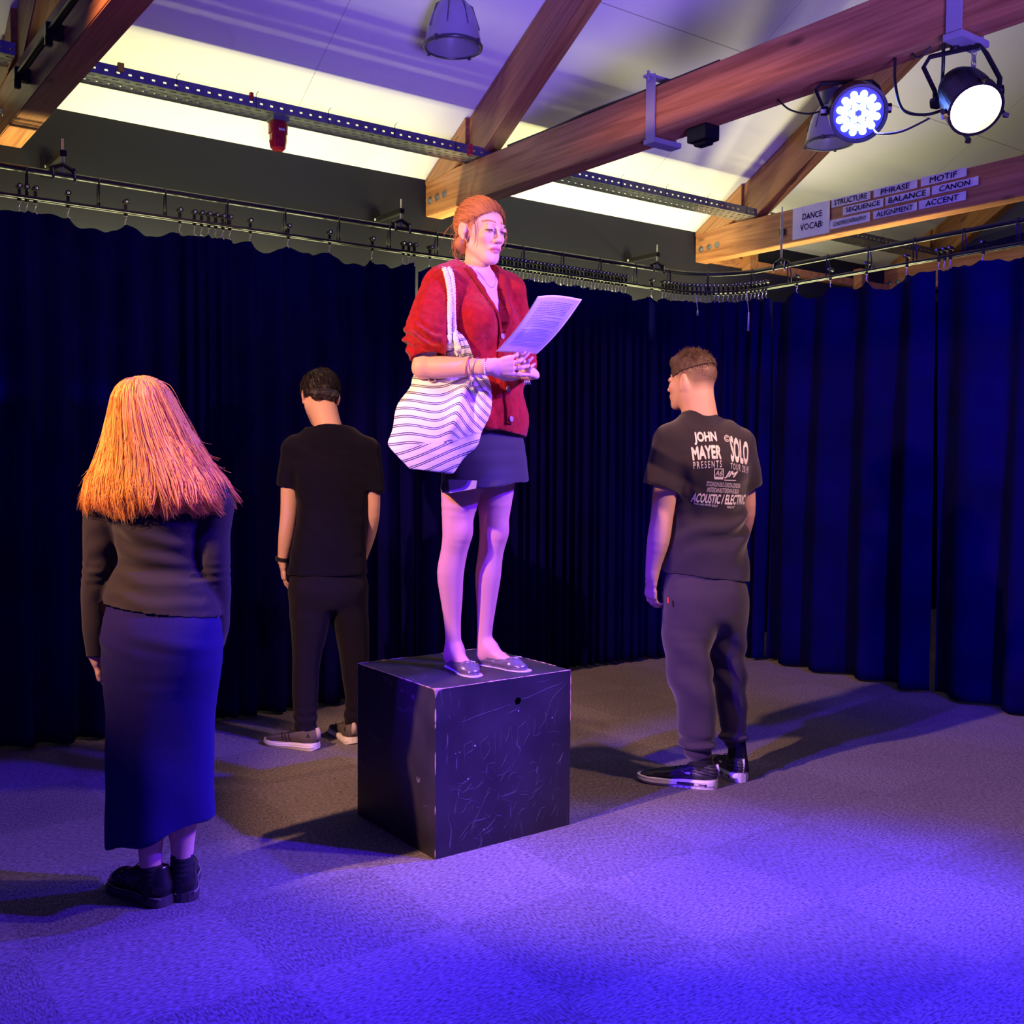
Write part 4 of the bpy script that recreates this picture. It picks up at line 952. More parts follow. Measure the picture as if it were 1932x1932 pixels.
def shoe(root, heel, az, L, kind, names, mats, z=0.0, W=.040, up=None):
    """heel: (x,y) of the heel centre in the figure frame; az: toe direction; local x forward"""
    t = empty(names['root'], (heel[0], heel[1], z), az); t.parent = root
    hh = {'boot': .026, 'trainer': .034, 'runner': .030, 'flat': .004}[kind]
    # sole outline
    def out(u):
        w_ = W*np.interp(u, [0, .012, .035, .08, .16, .25, .45, .68, .80, .88, .95, .985, 1], [.22, .45, .66, .82, .88, .86, .82, 1.04, 1.02, .92, .70, .44, .18]); return w_
    us = np.unique(np.concatenate([np.linspace(0, .1, 8), np.linspace(.1, .88, 16), np.linspace(.88, 1, 8)])); x0 = -.030
    top = lambda u: hh*np.interp(u, [0, .3, .6, 1], [1.15, 1.0, .80, .72] if kind != 'flat' else [1, 1, 1, 1])+(.006*max(0, u-.8)/.2 if kind in ('trainer', 'runner') else 0)
    bot = lambda u: (.012*max(0, (u-.75)/.25)**2 if kind in ('trainer', 'runner') else .0)+(.006*max(0, (.06-u)/.06) if kind in ('runner',) else 0)
    vs = []; fs = []; rings = 4
    prof = [(0, .96), (.25, 1.03), (.75, 1.03), (1, .97)]
    loop = [(u, 1) for u in us]+[(u, -1) for u in us[::-1]]; n = len(loop)
    for f_, g_ in prof:
        for u, s_ in loop:
            z_ = bot(u)+(top(u)-bot(u))*f_; gg = g_
            if kind == 'trainer': gg = g_+.03*math.sin(f_*9+u*6)
            vs.append((x0+u*L, s_*out(u)*gg, z_))
    for i in range(len(prof)-1):
        for k in range(n): fs.append((i*n+k, i*n+(k+1) % n, (i+1)*n+(k+1) % n, (i+1)*n+k))
    fs.append(tuple(range(n))); fs.append(tuple((len(prof)-1)*n+k for k in range(n)))
    MB().add(vs, fs).build('sole', mats['sole'], t, smooth=False)
    if kind == 'runner' or kind == 'trainer':   # tread groove / second midsole line
        pts = [(x0+u*L, s_*out(u)*1.04, bot(u)+(top(u)-bot(u))*.42) for u, s_ in loop[2:-2]]
        MB().tube(pts, .0028, 5).build('midsole_line', mats.get('line', mats['sole']), t, smooth=True)
    F = SDF((-.06, -.065, -.005), (L+.0, .065, .19), .003)
    h0 = hh*.9
    H = {'boot': (.080, .078, .068, .05, .040), 'trainer': (.056, .055, .050, .040, .024), 'runner': (.052, .052, .048, .036, .022), 'flat': (.030, .030, .022, .020, .018)}[kind]
    if kind == 'flat':
        F.seg((0, 0, .022), (.055, 0, .020), (.031, .026), (.031, .020), .01, (0, 1, 0)); F.seg((.055, 0, .018), (L-.10, 0, .018), (.031, .020), (.038, .024), .01, (0, 1, 0)); F.seg((L-.10, 0, .018), (L-.062, 0, .012), (.038, .024), (.024, .014), .01, (0, 1, 0))
        F.cut((0, 0, .003), (0, 0, -1))
        op = SDF((-.06, -.065, -.005), (L, .065, .19), .003)
        F.seg((-.004, 0, .055), (L-.135, 0, .058), (.025, .034), (.024, .030), .004, (0, 1, 0), 's')
    else:
        F.seg((0, 0, h0+.026), (.03, 0, h0+.024), (.032, .036), (.035, .036), .012, (0, 1, 0))
        F.seg((0.002, 0, h0+.035), (.012, 0, h0+H[0]-.006), (.030, .033), (.031, .034), .012, (0, 1, 0))
        F.seg((.03, 0, h0+.022), (L*.45, 0, h0+.024), (.034, .034), (.033, .030), .015, (0, 1, 0))
        F.seg((.045, 0, h0+H[0]-.010), (L*.47, 0, h0+.034), (.026, .018), (.026, .018), .015, (0, 1, 0))
        F.seg((L*.45, 0, h0+.022), (L-.085, 0, h0+.018), (.034, .032), (.039, .027), .015, (0, 1, 0))
        F.seg((L-.085, 0, h0+.014), (L-.060, 0, h0+.010), (.038, .027), (.032, .022), .012, (0, 1, 0))
        F.cut((0, 0, h0-.004), (0, 0, -1))
        F.cut((.02, 0, h0+H[0]+.010), (.25, 0, 1))
        F.seg((.012, 0, h0+H[0]+.03), (.018, 0, h0+H[0]-.02), .028, .024, .004, None, 's')
    dsp = None
    if kind == 'trainer':
        dsp = lambda V, N: .0016*np.sin((V[:, 2]-.25*np.sin(V[:, 0]*22)*.03+.10*np.abs(V[:, 0]-.08)*.5)*520)*np.clip((V[:, 2]-h0-.004)*60, 0, 1)
    elif kind == 'boot': dsp = lambda V, N: .0010*np.sin(V[:, 0]*160)*np.clip((V[:, 0]-.06)*12, 0, 1)*np.clip((.15-V[:, 0])*12, 0, 1)
    me = F.mesh('upper', 2, dsp); up_ = link('upper', me, mats['upper'], t, True)
    bv = bvh(me)
    if kind in ('boot', 'trainer', 'runner'):
        for k in range(5):
            x = .075+k*(L*.42-.055)/5; pts = []
            for yv in np.linspace(-.019, .019, 7):
                h = bv.ray_cast(Vector((x+.006*(k % 2)*0, yv, .2)), Vector((0, 0, -1)))
                if h[0] is not None: pts.append(np.array(h[0])+[0, 0, .001])
            if len(pts) > 3: MB().tube(pts, .0024, 6).build('lace', mats.get('lace', mats['upper']), t, smooth=True)
        tz = h0+H[0]
        MB().tube([(.058, 0, tz-.012), (.052, .004, tz+.010), (.046, 0, tz+.026)], [.015, .017, .012], 8).build('tongue', mats['upper'], t, smooth=True)
        for s_ in (-1, 1): MB().tube([(.066, 0, tz-.002), (.082, s_*.012, tz+.006), (.098, s_*.020, tz-.010), (.086, s_*.024, tz-.018)], .0020, 6).build('lace_loop', mats.get('lace', mats['upper']), t, smooth=True)
    return t, bv, h0, hh
def on_side(bv, t, pts2, s_, m, name, sub=.006, off=.0012, **k):
    """flat polygon (x,z) laid on the side of a shoe"""
    V, Fc = subdiv([(x, z, 0) for x, z in pts2], [list(range(len(pts2)))], sub); out = []
    for x, z, _ in V:
        h = bv.ray_cast(Vector((x, s_*.2, z)), Vector((0, -s_, 0))); q = h[0] if h[0] is not None else Vector((x, s_*.03, z)); out.append((q[0], q[1]+s_*off, q[2]))
    me = bpy.data.meshes.new(name); me.from_pydata(out, [], Fc); me.update(); return link(name, me, m, t, **k)

# ===== long haired person in black, left =====
P = local_px((.945, 3.041, 0), 3.07)
G = empty('person', (.945, 3.041, 0), ROT, label='person with long auburn hair, black long sleeved top and long black skirt, seen from behind', cat='person', group='people standing in the drama studio')
gs = side_of(94); SK = (.66, .40, .31)
F = SDF((-.30, -.25, .04), (.28, .30, 1.58), .006)
F.chain([(P(302, 1150), (.15, .10)), (P(303, 1070), (.11, .08)), (P(302, 980), (.13, .09)), (P(300, 915), (.13, .08))], .03, gs)
F.seg(P(298, 890), P(292, 820), .05, .048, .03)
Mh = frame(math.radians(96), .05); hc = P(276, 790, .02)
head(F, hc, Mh, 1.0, True)
for sx, pts in ((-1, [(208, 915, .0, .048), (186, 1080, .0, .038), (181, 1150, .02, .034), (180, 1232, .04, .024)]), (1, [(392, 915, .0, .048), (405, 1085, .02, .036), (410, 1150, .08, .032), (404, 1215, .17, .024)])):
    F.chain([(P(a, b, c), d) for a, b, c, d in pts], .02)
hand(F, P(180, 1236, .04), P(186, 1262, .05)-P(179, 1236, .04), (1, .25, 0), 1, .42, .90)
hand(F, P(404, 1216, .17), (-.1, .12, -1), (-1, 0, 0), -1, .4, .90)
for (a, b, c), (d, e, f_) in (((270, 1200, 0), (286, 1440, -.01)), ((335, 1200, .02), (345, 1440, .02))):
    F.seg(P(a, b, c), P(d, e, f_), .07, .052, .03)
F.chain([(P(286, 1440, -.01), .055), (P(284, 1530, -.02), .046), (P(285, 1640, -.015), .030), (P(288, 1675, -.01), .030)], .02)
F.chain([(P(345, 1440, .02), .055), (P(344, 1530, .01), .046), (P(344, 1625, .02), .030), (P(343, 1665, .02), .030)], .02)
obj('body', F, skinm, G, 2, None, lambda V: face_color(V, hc, Mh, 1, SK, (.6, .22, .2), (.25, .12, .06)))
# top
topm = mat('black jersey top', (.020, .015, .022), .8, bump=.25, bscale=500, spec=.2, sheen=.12)
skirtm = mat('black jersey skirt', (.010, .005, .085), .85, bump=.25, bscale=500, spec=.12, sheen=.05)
F = SDF((-.32, -.24, .55), (.30, .30, 1.42), .0045)
F.chain([(P(222, 912), .052), (P(205, 930), .056), (P(192, 1010), .050), (P(184, 1085), .042), (P(181, 1150, .02), .040), (P(184, 1250, .04), .031)], .018)
F.chain([(P(378, 912), .052), (P(398, 930), .056), (P(404, 1010), .048), (P(407, 1085, .02), .042), (P(410, 1150, .08), .040), (P(405, 1210, .16), .033)], .018)
F.cut(P(180, 1240, .04), (0, -.1, -1))
A_ = F.F.copy(); F.F[:] = .2
F.chain([(P(303, 1170, -.015), (.172, .126)), (P(303, 1120, -.005), (.152, .108)), (P(304, 1075, .0), (.122, .090)), (P(304, 1040), (.120, .094)), (P(303, 1000), (.130, .100)), (P(302, 960), (.148, .106)), (P(300, 915), (.150, .098)), (P(298, 890), (.10, .075))], .03, gs)
F.cut(P(300, 1146), (-.13, 0, -1))
hh_ = np.maximum(.018-np.abs(F.F-A_), 0)/.018; F.F = (np.minimum(F.F, A_)-hh_*hh_*.0045).astype(np.float32)
def td(V, N):
    z = V[:, 2]; x = V[:, 0]; back = np.clip(-V[:, 1]*12, 0, 1)
    w_ = np.exp(-((z-1.0)/.12)**2)*(np.abs(x) < .17)
    fold = np.sin((z+.10*x*x*4+.015*np.sin(x*15)+.05*x)*105+2*nz(V, 9, 3))
    f2 = np.sin((z*.8+.75*x)*60)*np.exp(-((z-1.08)/.05)**2)*np.exp(-((x+.06)/.06)**2)
    arm = (np.abs(x) > .13)*np.exp(-((z-.97)/.035)**2)*np.sin(z*240)*.5
    return back*w_*fold*.0042+back*f2*.004+.0022*nz(V, 26, 5)+arm*.003
topo = obj('long_sleeved_top', F, topm, G, 2, td)
F = SDF((-.24, -.24, .10), (.26, .26, .95), .0045)
F.chain([(P(303, 1128, -.005), (.138, .096)), (P(304, 1160, -.010), (.156, .112)), (P(306, 1210, -.018), (.172, .132)), (P(304, 1300, -.01), (.160, .122)), (P(301, 1390), (.152, .118)), (P(302, 1490), (.150, .120)), (P(305, 1600), (.152, .128)), (P(306, 1660), (.155, .130))], .05, gs)
F.seg(P(283, 1215, -.05), P(284, 1235, -.04), .088, .080, .05); F.seg(P(335, 1212, -.045), P(334, 1232, -.035), .088, .080, .05)
F.seg(P(304, 1500), P(306, 1690), (.124, .092), (.130, .100), .004, gs, 's')
F.cut((0, 0, .204), (.30, -.05, -1))
def sd(V, N):
    z = V[:, 2]; a = np.arctan2(V[:, 1], V[:, 0]-.02)
    return .010*np.sin(a*4+1.2+z*1.5)*np.clip((.75-z)/.6, 0, 1)**1.2+.0025*nz(V, 14, 8)+.003*np.sin((z+.4*V[:, 0])*70)*np.exp(-((z-.78)/.03)**2)
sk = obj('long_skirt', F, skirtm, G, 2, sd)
sockm = mat('black sock', (.012, .012, .016), .95, bump=.6, bscale=260)
for pts in ([(P(286, 1632, -.015), .033), (P(288, 1660, -.012), .034), (P(292, 1690, -.012), .036)], [(P(344, 1612, .02), .033), (P(343, 1640, .02), .034), (P(341, 1670, .02), .036)]):
    F = SDF(np.min([p[0] for p in pts], 0)-.06, np.max([p[0] for p in pts], 0)+.06, .003); F.chain(pts, .01)
    F.cut(pts[0][0]+[0, 0, .004], (0, .1, 1)); obj('sock', F, sockm, G, 1, lambda V, N: .0008*np.sin(V[:, 2]*420))
bootm = {'upper': mat('black polished leather', (.012, .011, .014), .28, bump=.1, bscale=40, spec=.7), 'sole': mat('dark rubber sole', (.05, .045, .05), .55)}
t, bv, h0, hh = shoe(G, (.025, -.018), math.radians(146), .262, 'boot', {'root': 'boot'}, bootm, W=.047)
MB().tube([(-.030+u*.262, s_*.047*np.interp(u, [0, .08, .25, .45, .68, .85, .95, 1], [.55, .80, .86, .80, 1.06, .90, .55, .15])*.99, .0285) for u, s_ in [(u, 1) for u in np.linspace(0, 1, 20)]+[(u, -1) for u in np.linspace(1, 0, 20)]], .0016, 5).build('welt_stitch', mat('pale welt stitching', (.35, .3, .2), .6), t)
dots = MB(); r = random.Random(4)
for _ in range(26):
    x, z = r.uniform(.02, .17), r.uniform(.035, .075); h = bv.ray_cast(Vector((x, .2, z)), Vector((0, -1, 0)))
    if h[0]: dots.disc(h[0], h[1], r.uniform(.0012, .003), 7, .0006)
dots.build('paint_spots', mat('blue paint spots', (.10, .14, .42), .6), t, label='small blue spots on the black leather')
t, bv, h0, hh = shoe(G, (.083, .018), math.radians(108), .262, 'boot', {'root': 'boot'}, bootm, W=.047)
MB().tube([(-.030+u*.262, s_*.047*np.interp(u, [0, .08, .25, .45, .68, .85, .95, 1], [.55, .80, .86, .80, 1.06, .90, .55, .15])*.99, .0285) for u, s_ in [(u, 1) for u in np.linspace(0, 1, 20)]+[(u, -1) for u in np.linspace(1, 0, 20)]], .0016, 5).build('welt_stitch', MATS['pale welt stitching'], t)
# hair: silhouette by height (centre x, half width, depth)
lev = np.array([[713, 266, 3, .006], [716, 267, 20, .05], [720, 268, 32, .075], [732, 270, 44, .10], [750, 271, 51, .115], [790, 277, 64, .125], [830, 283, 80, .130], [870, 290, 103, .135], [905, 294, 124, .140], [940, 298, 134, .140], [978, 299, 136, .135]], float)
zc = np.array([P(l[1], l[0])[2] for l in lev]); cxs = np.array([P(l[1], l[0])[0] for l in lev]); hwd = np.array([(P(l[1]+l[2], l[0])[0]-P(l[1]-l[2], l[0])[0])/2 for l in lev]); dep = lev[:, 3]
o_ = np.argsort(zc); zc, cxs, hwd, dep = zc[o_], cxs[o_], hwd[o_], dep[o_]
def sil(z): return np.interp(z, zc, cxs), np.interp(z, zc, hwd), np.interp(z, zc, dep)
F = SDF((-.30, -.22, 1.10), (.28, .22, 1.57), .005)
zz = np.linspace(1.165, 1.462, 22)
for a, b in zip(zz[:-1], zz[1:]):
    ca, wa, da = sil(a); cb, wb, db = sil(b)
    F.seg((ca, .0, a), (cb, .0, b), (wa*.90, max(da*.82, .02)), (wb*.90, max(db*.82, .02)), .012, (1, .06, 0))
F.seg(hc+Mh@np.array([0, .13, -.02]), hc+Mh@np.array([0, .13, -.35]), .075, .09, .02, None, 's')
F.cut((0, 0, 1.150), (0, 0, -1))
AUB = (.95, .46, .12)
obj('hair', F, hairbase, G, 2, lambda V, N: .004*np.sin(np.arctan2(V[:, 1], V[:, 0]-.0)*34+3*nz(V, 12, 2)), lambda V: np.tile(np.array(AUB)*.7, (len(V), 1)))
paths = []; nl = 110; lock = rng.uniform(-1.0, 1.0, nl); lock.sort(); lz = 1.142+rng.uniform(-.014, .022, nl); lcur = rng.uniform(-1, 1, nl)
for i in range(7000):
    li = rng.randint(nl); u0 = lock[li]; u = u0+rng.normal()*.035; lay = rng.uniform(.86, 1.035); zt = 1.537-abs(u)*.004-rng.uniform(0, .004)
    ze = lz[li]+rng.normal()*.006+.055*max(0, -u-.82)-.0; k = 34; q = np.linspace(0, 1, k)**1.15; z = zt+(ze-zt)*q
    if rng.rand() < .12: z = zt+(rng.uniform(1.17, 1.35)-zt)*q
    cx_, w_, d_ = sil(z); uu = u+(u0-u)*.6*q**3; th = uu*1.75
    gr = 1-np.exp(-q*22)
    wob = .004*np.sin(q*(5+3*lcur[li])+li)+.010*lcur[li]*np.sin(q*7+li*2)*q
    x = cx_+(w_*lay+wob*.4)*np.sin(th)+wob*q; y = -(d_*lay)*np.cos(th)
    e = np.clip((q-.76)/.24, 0, 1); x = x+.026*lcur[li]*e*e; y = y-.010*np.sin(e*pi)*abs(lcur[li])+.02*e*e
    z = z+.020*e**3*abs(lcur[li])
    fly = rng.normal(size=3)*(.010 if rng.rand() < .06 else .0012); fl = np.sin(q*pi*1.2)[:, None]*fly
    paths.append(np.stack([x, y, z], 1)+fl)
strands('hair_strands', paths, .00085, AUB, G, hairm, .35)

# ===== boy in plain black, far back =====
P = local_px((2.085, 4.311, 0), 4.765)
G = empty('person', (2.085, 4.311, 0), ROT, label='dark haired boy in plain black t-shirt and trousers, head bowed, standing behind the cube', cat='person', group='people standing in the drama studio')
gs = side_of(98)
F = SDF((-.28, -.25, .05), (.32, .35, 1.74), .0038)
F.chain([(P(620, 1090), (.14, .10)), (P(624, 1000), (.12, .09)), (P(624, 900), (.14, .085)), (P(624, 845), (.11, .065))], .03, gs)
F.seg(P(624, 830, -.005), P(614, 775, .04), .052, .055, .03)
Mh = frame(math.radians(112), .50, -.05); hc = P(604, 752, .085)
head(F, hc, Mh, 1.0, True)
F.seg(P(622, 812, .0), hc-[0, .03, .03], .057, .058, .02)
F.chain([(P(553, 850), .045), (P(548, 915), .043), (P(546, 968), .040), (P(541, 1010, .01), .037), (P(534, 1058, .03), .024)], .015)
F.chain([(P(696, 850, .0), .045), (P(702, 915, .01), .036), (P(703, 972, .03), .032), (P(696, 1010, .08), .030), (P(684, 1050, .16), .024)], .015)
hand(F, P(534, 1060, .03), P(537, 1110, .05)-P(534, 1060, .03), (1, .35, 0), 1, (.25, .3, .35, .4), .95, .3)
hand(F, P(684, 1052, .16), (-.1, .2, -1), (-1, 0, 0), -1, .4, .95)
F.chain([(P(588, 1120), .08), (P(580, 1220), .055), (P(576, 1340), .045), (P(578, 1398, -.04), .036)], .02)
F.chain([(P(655, 1120, .05), .08), (P(668, 1220, .08), .055), (P(671, 1320, .08), .045), (P(670, 1385, .08), .036)], .02)
SK2 = (.60, .36, .29)
obj('body', F, skinm, G, 2, None, lambda V: face_color(V, hc, Mh, 1, SK2, (.5, .2, .18), (.05, .03, .02)))
shirtm = mat('plain black cotton', (.0025, .0015, .010), .9, bump=.25, bscale=450, spec=.12, sheen=.08)
F = SDF((-.30, -.22, .70), (.34, .26, 1.52), .0045)
F.seg(P(585, 838), P(558, 845), .060, .058, .03); F.seg(P(666, 838), P(692, 846, .01), .060, .056, .03)
F.chain([(P(558, 850), .062), (P(550, 885), .058), (P(545, 925), .058)], .02); F.chain([(P(692, 850, .01), .060), (P(700, 885, .01), .052), (P(704, 928, .01), .050)], .02)
F.cut(P(545, 918), (-.15, 0, -1), lo=(-.30, -.3, .7), hi=(0, .3, 1.6)); F.cut(P(704, 924, .01), (-.3, 0, -1), lo=(.05, -.3, .7), hi=(.34, .3, 1.6))
F.seg(P(546, 930), P(548, 905), .050, .047, .002, None, 's')
F.chain([(P(617, 1095, .0), (.182, .122)), (P(620, 1040), (.166, .115)), (P(626, 960), (.158, .110)), (P(627, 890), (.178, .112)), (P(626, 850, .0), (.170, .095)), (P(624, 826, .0), (.125, .088)), (P(623, 806, .0), (.078, .074))], .03, gs)
F.cut(P(618, 1082), (0, 0, -1))
F.cut(P(622, 811, .0), (-.05, .35, 1), lo=(-.04, -.3, 1.3), hi=(.16, .3, 1.55))
obj('t_shirt', F, shirtm, G, 2, lambda V, N: .004*nz(V, 16, 11, (1, 1, .5))+.002*nz(V, 40, 12))
trm = mat('black cotton trousers', (.006, .004, .014), .9, bump=.25, bscale=450, spec=.12, sheen=.08)
F = SDF((-.26, -.24, .03), (.34, .32, .92), .0045)
F.chain([(P(618, 1060), (.160, .108)), (P(617, 1110), (.172, .120))], .02, gs)
F.chain([(P(590, 1110), .100), (P(586, 1160), .092), (P(581, 1225), .070), (P(577, 1290), .060), (P(576, 1350, -.02), .053), (P(579, 1386, -.03), .048)], .03)
F.chain([(P(655, 1110, .03), .098), (P(660, 1160, .05), .088), (P(668, 1225, .07), .070), (P(672, 1290, .08), .060), (P(672, 1350, .08), .052), (P(670, 1376, .08), .046)], .03)
obj('trousers', F, trm, G, 2, lambda V, N: .004*nz(V, 14, 21)+.0025*np.sin(V[:, 2]*120+3*nz(V, 8, 4))*np.exp(-((V[:, 2]-.13)/.06)**2))
F = SDF(hc-.16, hc+.16, .0035)
Hf = lambda x, y, z: hc+Mh@np.array([x, y, z])
F.ell(Hf(0, -.020, .040), (.084, .100, .088), Mh); F.ell(Hf(0, .045, .075), (.066, .055, .040), Mh, .03)
F.seg(Hf(-.04, -.085, -.03), Hf(.04, -.085, -.03), .026, .026, .02)
F.cut(Hf(0, .05, .035), Mh@np.array([0, .75, -.7])); F.cut(Hf(0, -.1, -.055), Mh@np.array([0, -.0, -1.]))
F.cut(Hf(0, .0, -.016), Mh@np.array([0, .80, -.60]))
obj('hair', F, mat('dark hair mass', (.012, .009, .012), .6, bump=.8, bscale=120), G, 2, lambda V, N: .0045*nz(V, 70, 31)+.003*nz(V, 140, 32))
paths = []
bvh_ = None
for i in range(1500):
    d = rng.normal(size=3); d /= np.linalg.norm(d)
    if d[2] < -.35 or (d[1] > .5 and d[2] < .25) or (d[1] > -.15 and d[2] < -.05): continue
    p0 = np.array([0, -.020, .040])+d*np.array([.082, .098, .086]); t_ = np.array([-.3*np.sign(d[0])*0+.35, .25, -.9]); t_ = t_-d*(t_@d); t_ /= np.linalg.norm(t_)+1e-6
    if d[1] > .2: t_ = np.array([0, 1, .0])-d*d[1]
    L_ = rng.uniform(.02, .04); k = np.linspace(0, 1, 6)[:, None]; q = p0+t_*L_*k+d*(.004+.010*k*(1-k))+rng.normal(size=3)*.002*k; paths.append(hc+(q@Mh.T))
strands('hair_strands', paths, .0009, (.016, .011, .012), G, hairm, .4)
band = mat('black rubber band', (.012, .012, .014), .4)
wc = P(534.5, 1054, .028); dw = P(540, 1012, .01)-P(534, 1060, .03); dw /= np.linalg.norm(dw)
MB().lathe([(.0265, -.009), (.0295, -.009), (.0295, .009), (.0265, .009)], 28, wc, dw).box(tuple(wc+np.array([-.034, -.012, -.010])), tuple(wc+np.array([-.024, .012, .012]))).build('wristwatch', band, G)
far_m = {'upper': mat('grey knitted trainer', (.085, .070, .075), .8, bump=.5, bscale=300), 'sole': mat('white trainer sole', (.78, .74, .78), .5), 'lace': mat('black lace', (.015, .015, .018), .8), 'line': mat('white midsole', (.65, .6, .66), .5)}
for hl, az in (((-.010, -.075), 157), ((.150, .03), 118)):
    t, bv, h0, hh = shoe(G, hl, math.radians(az), .285, 'runner', {'root': 'trainer'}, far_m, W=.044)
    for s_ in (-1, 1):
        for k in range(3): on_side(bv, t, [(.095+k*.018, .036), (.103+k*.018, .036), (.112+k*.018, .070), (.104+k*.018, .070)], s_, MATS['black lace'], 'stripe')
    out = MB(); out.tube([(-.026, 0, .050), (-.030, 0, .082), (-.024, 0, .100)], [.014, .012, .008], 10).build('heel_tab', mat('pale heel tab', (.42, .36, .38), .7), t, smooth=True)
    for s_ in (1,): on_side(bv, t, [(-.010, .062), (.010, .060), (.006, .082)], s_, MATS['black lace'], 'heel_mark')

# ===== boy in the printed t-shirt, right =====
P = local_px((3.100, 2.878, 0), 4.214)
G = empty('person', (3.100, 2.878, 0), ROT, label='boy with short cropped hair in a dark t-shirt printed with tour lettering, seen from behind', cat='person', group='people standing in the drama studio')
gs = side_of(112)
F = SDF((-.28, -.22, .05), (.26, .34, 1.79), .0035)
F.chain([(P(1332, 1090), (.14, .09)), (P(1334, 1000), (.12, .08)), (P(1334, 920), (.12, .08)), (P(1330, 850), (.13, .08))], .02, gs)
Mh = frame(math.radians(137), -.02, 0); hc = P(1305, 722, .03)
head(F, hc, Mh, .98, True)
F.seg(P(1328, 815, -.005), P(1317, 750, .0), (.068, .060), (.057, .058), .03, gs)
F.seg(P(1318, 790, .0), P(1312, 735, .0), .060, .060, .03)
F.chain([(P(1262, 850, -.05), .050), (P(1256, 915, -.06), .049), (P(1249, 975, -.06), .044), (P(1242, 1020, -.06), .044), (P(1234, 1060, -.05), .033), (P(1230, 1088, -.045), .026)], .015)
F.chain([(P(1402, 850, .06), .048), (P(1406, 915, .08), .040), (P(1408, 968, .10), .036), (P(1398, 1010, .15), .034), (P(1385, 1050, .22), .025)], .015)
hand(F, P(1230, 1090, -.045), P(1228, 1122, -.03)-P(1230, 1090, -.045), (1, .5, 0), 1, (.42, .48, .50, .52), .98, .6)
hand(F, P(1385, 1052, .22), (-.2, .2, -1), (-1, .2, 0), -1, .4, .95)
F.chain([(P(1302, 1150, -.02), .085), (P(1306, 1290, -.02), .06), (P(1316, 1400, -.02), .036), (P(1322, 1440, -.02), .033)], .02)
F.chain([(P(1368, 1150, .08), .08), (P(1378, 1290, .10), .050), (P(1386, 1395, .09), .030), (P(1390, 1430, .08), .030)], .02)
SK3 = (.66, .39, .31)
def cb(V):
    C = face_color(V, hc, Mh, .98, SK3, (.55, .22, .2), (.15, .09, .06)); q = (V-hc)@Mh/.98
    # faded crop: scalp shading through short hair
    m_ = np.clip((q[:, 2]-(-.045+.60*np.clip(q[:, 1]+.06, 0, 1)+.25*np.clip(-q[:, 1]-.06, 0, 1)))*22, 0, 1)*np.clip((.075-q[:, 1])*60, 0, 1)*(np.abs(q[:, 0]) < .078)
    m_ = m_*np.where((np.abs(q[:, 0]) > .055) & (q[:, 1] > .035), 0, 1)
    return C*(1-.80*m_[:, None])+np.array([.10, .058, .040])*(.80*m_[:, None])
obj('body', F, skinm, G, 2, None, cb)
ts = mat('washed black cotton', (.026, .020, .034), .9, bump=.25, bscale=450, spec=.12, sheen=.3)
F = SDF((-.30, -.26, .68), (.30, .30, 1.56), .0042)
F.seg(P(1290, 818, -.03), P(1266, 830, -.05), .062, .060, .03); F.seg(P(1366, 820, .04), P(1394, 834, .06), .062, .058, .03)
F.chain([(P(1264, 835, -.05), .066), (P(1254, 880, -.06), .068), (P(1246, 930, -.065), .074)], .025); F.chain([(P(1394, 838, .06), .060), (P(1404, 880, .07), .058), (P(1412, 930, .085), .060)], .02)
F.cut(P(1246, 921, -.065), (-.36, -.05, -1), lo=(-.30, -.3, .7), hi=(0, .3, 1.6)); F.cut(P(1412, 922, .085), (.42, 0, -1), lo=(.02, -.3, .7), hi=(.30, .3, 1.6))
F.seg(P(1247, 940, -.065), P(1252, 905, -.062), .062, .058, .002, None, 's'); F.seg(P(1413, 940, .085), P(1408, 910, .08), .050, .046, .002, None, 's')
F.chain([(P(1332, 1100, .01), (.186, .130)), (P(1334, 1040, .01), (.176, .122)), (P(1337, 985, .01), (.164, .114)), (P(1338, 930, .01), (.156, .112)), (P(1336, 880, .0), (.184, .116)), (P(1332, 845, .0), (.178, .100)), (P(1326, 815, .0), (.110, .080)), (P(1320, 790, .0), (.078, .070))], .035, gs)
F.cut(P(1332, 1086), (-.13, 0, -1))
F.cut(P(1322, 785, .0), (.06, .35, 1), lo=(-.15, -.3, 1.3), hi=(.12, .3, 1.6))
F.seg(P(1332, 1110, .01), P(1332, 1070, .01), (.160, .104), (.155, .100), .002, gs, 's')
def tsd(V, N):
    z = V[:, 2]; x = V[:, 0]
    low = np.exp(-((z-1.02)/.11)**2)
    return .0095*low*np.sin((z*.9-.35*x+.02*np.sin(x*20))*62+2.2*nz(V, 8, 40))*np.clip((x+.16)*8, 0, 1)+.0045*nz(V, 18, 41)+.005*np.exp(-((x+.10)/.03)**2)*np.sin(z*30+x*50)*np.exp(-((z-1.15)/.12)**2)
me = F.mesh('t_shirt', 2, tsd); shirt = link('t_shirt', me, ts, G, True); bv = bvh(me)
prm = mat('cracked white screen print', (.72, .68, .72), .7, vary=.12, vscale=60)
dr = np.array([.0, 1.0, .0]); bx = -side_of(112)*0
def px_on(px, py): return P(px, py, 0)
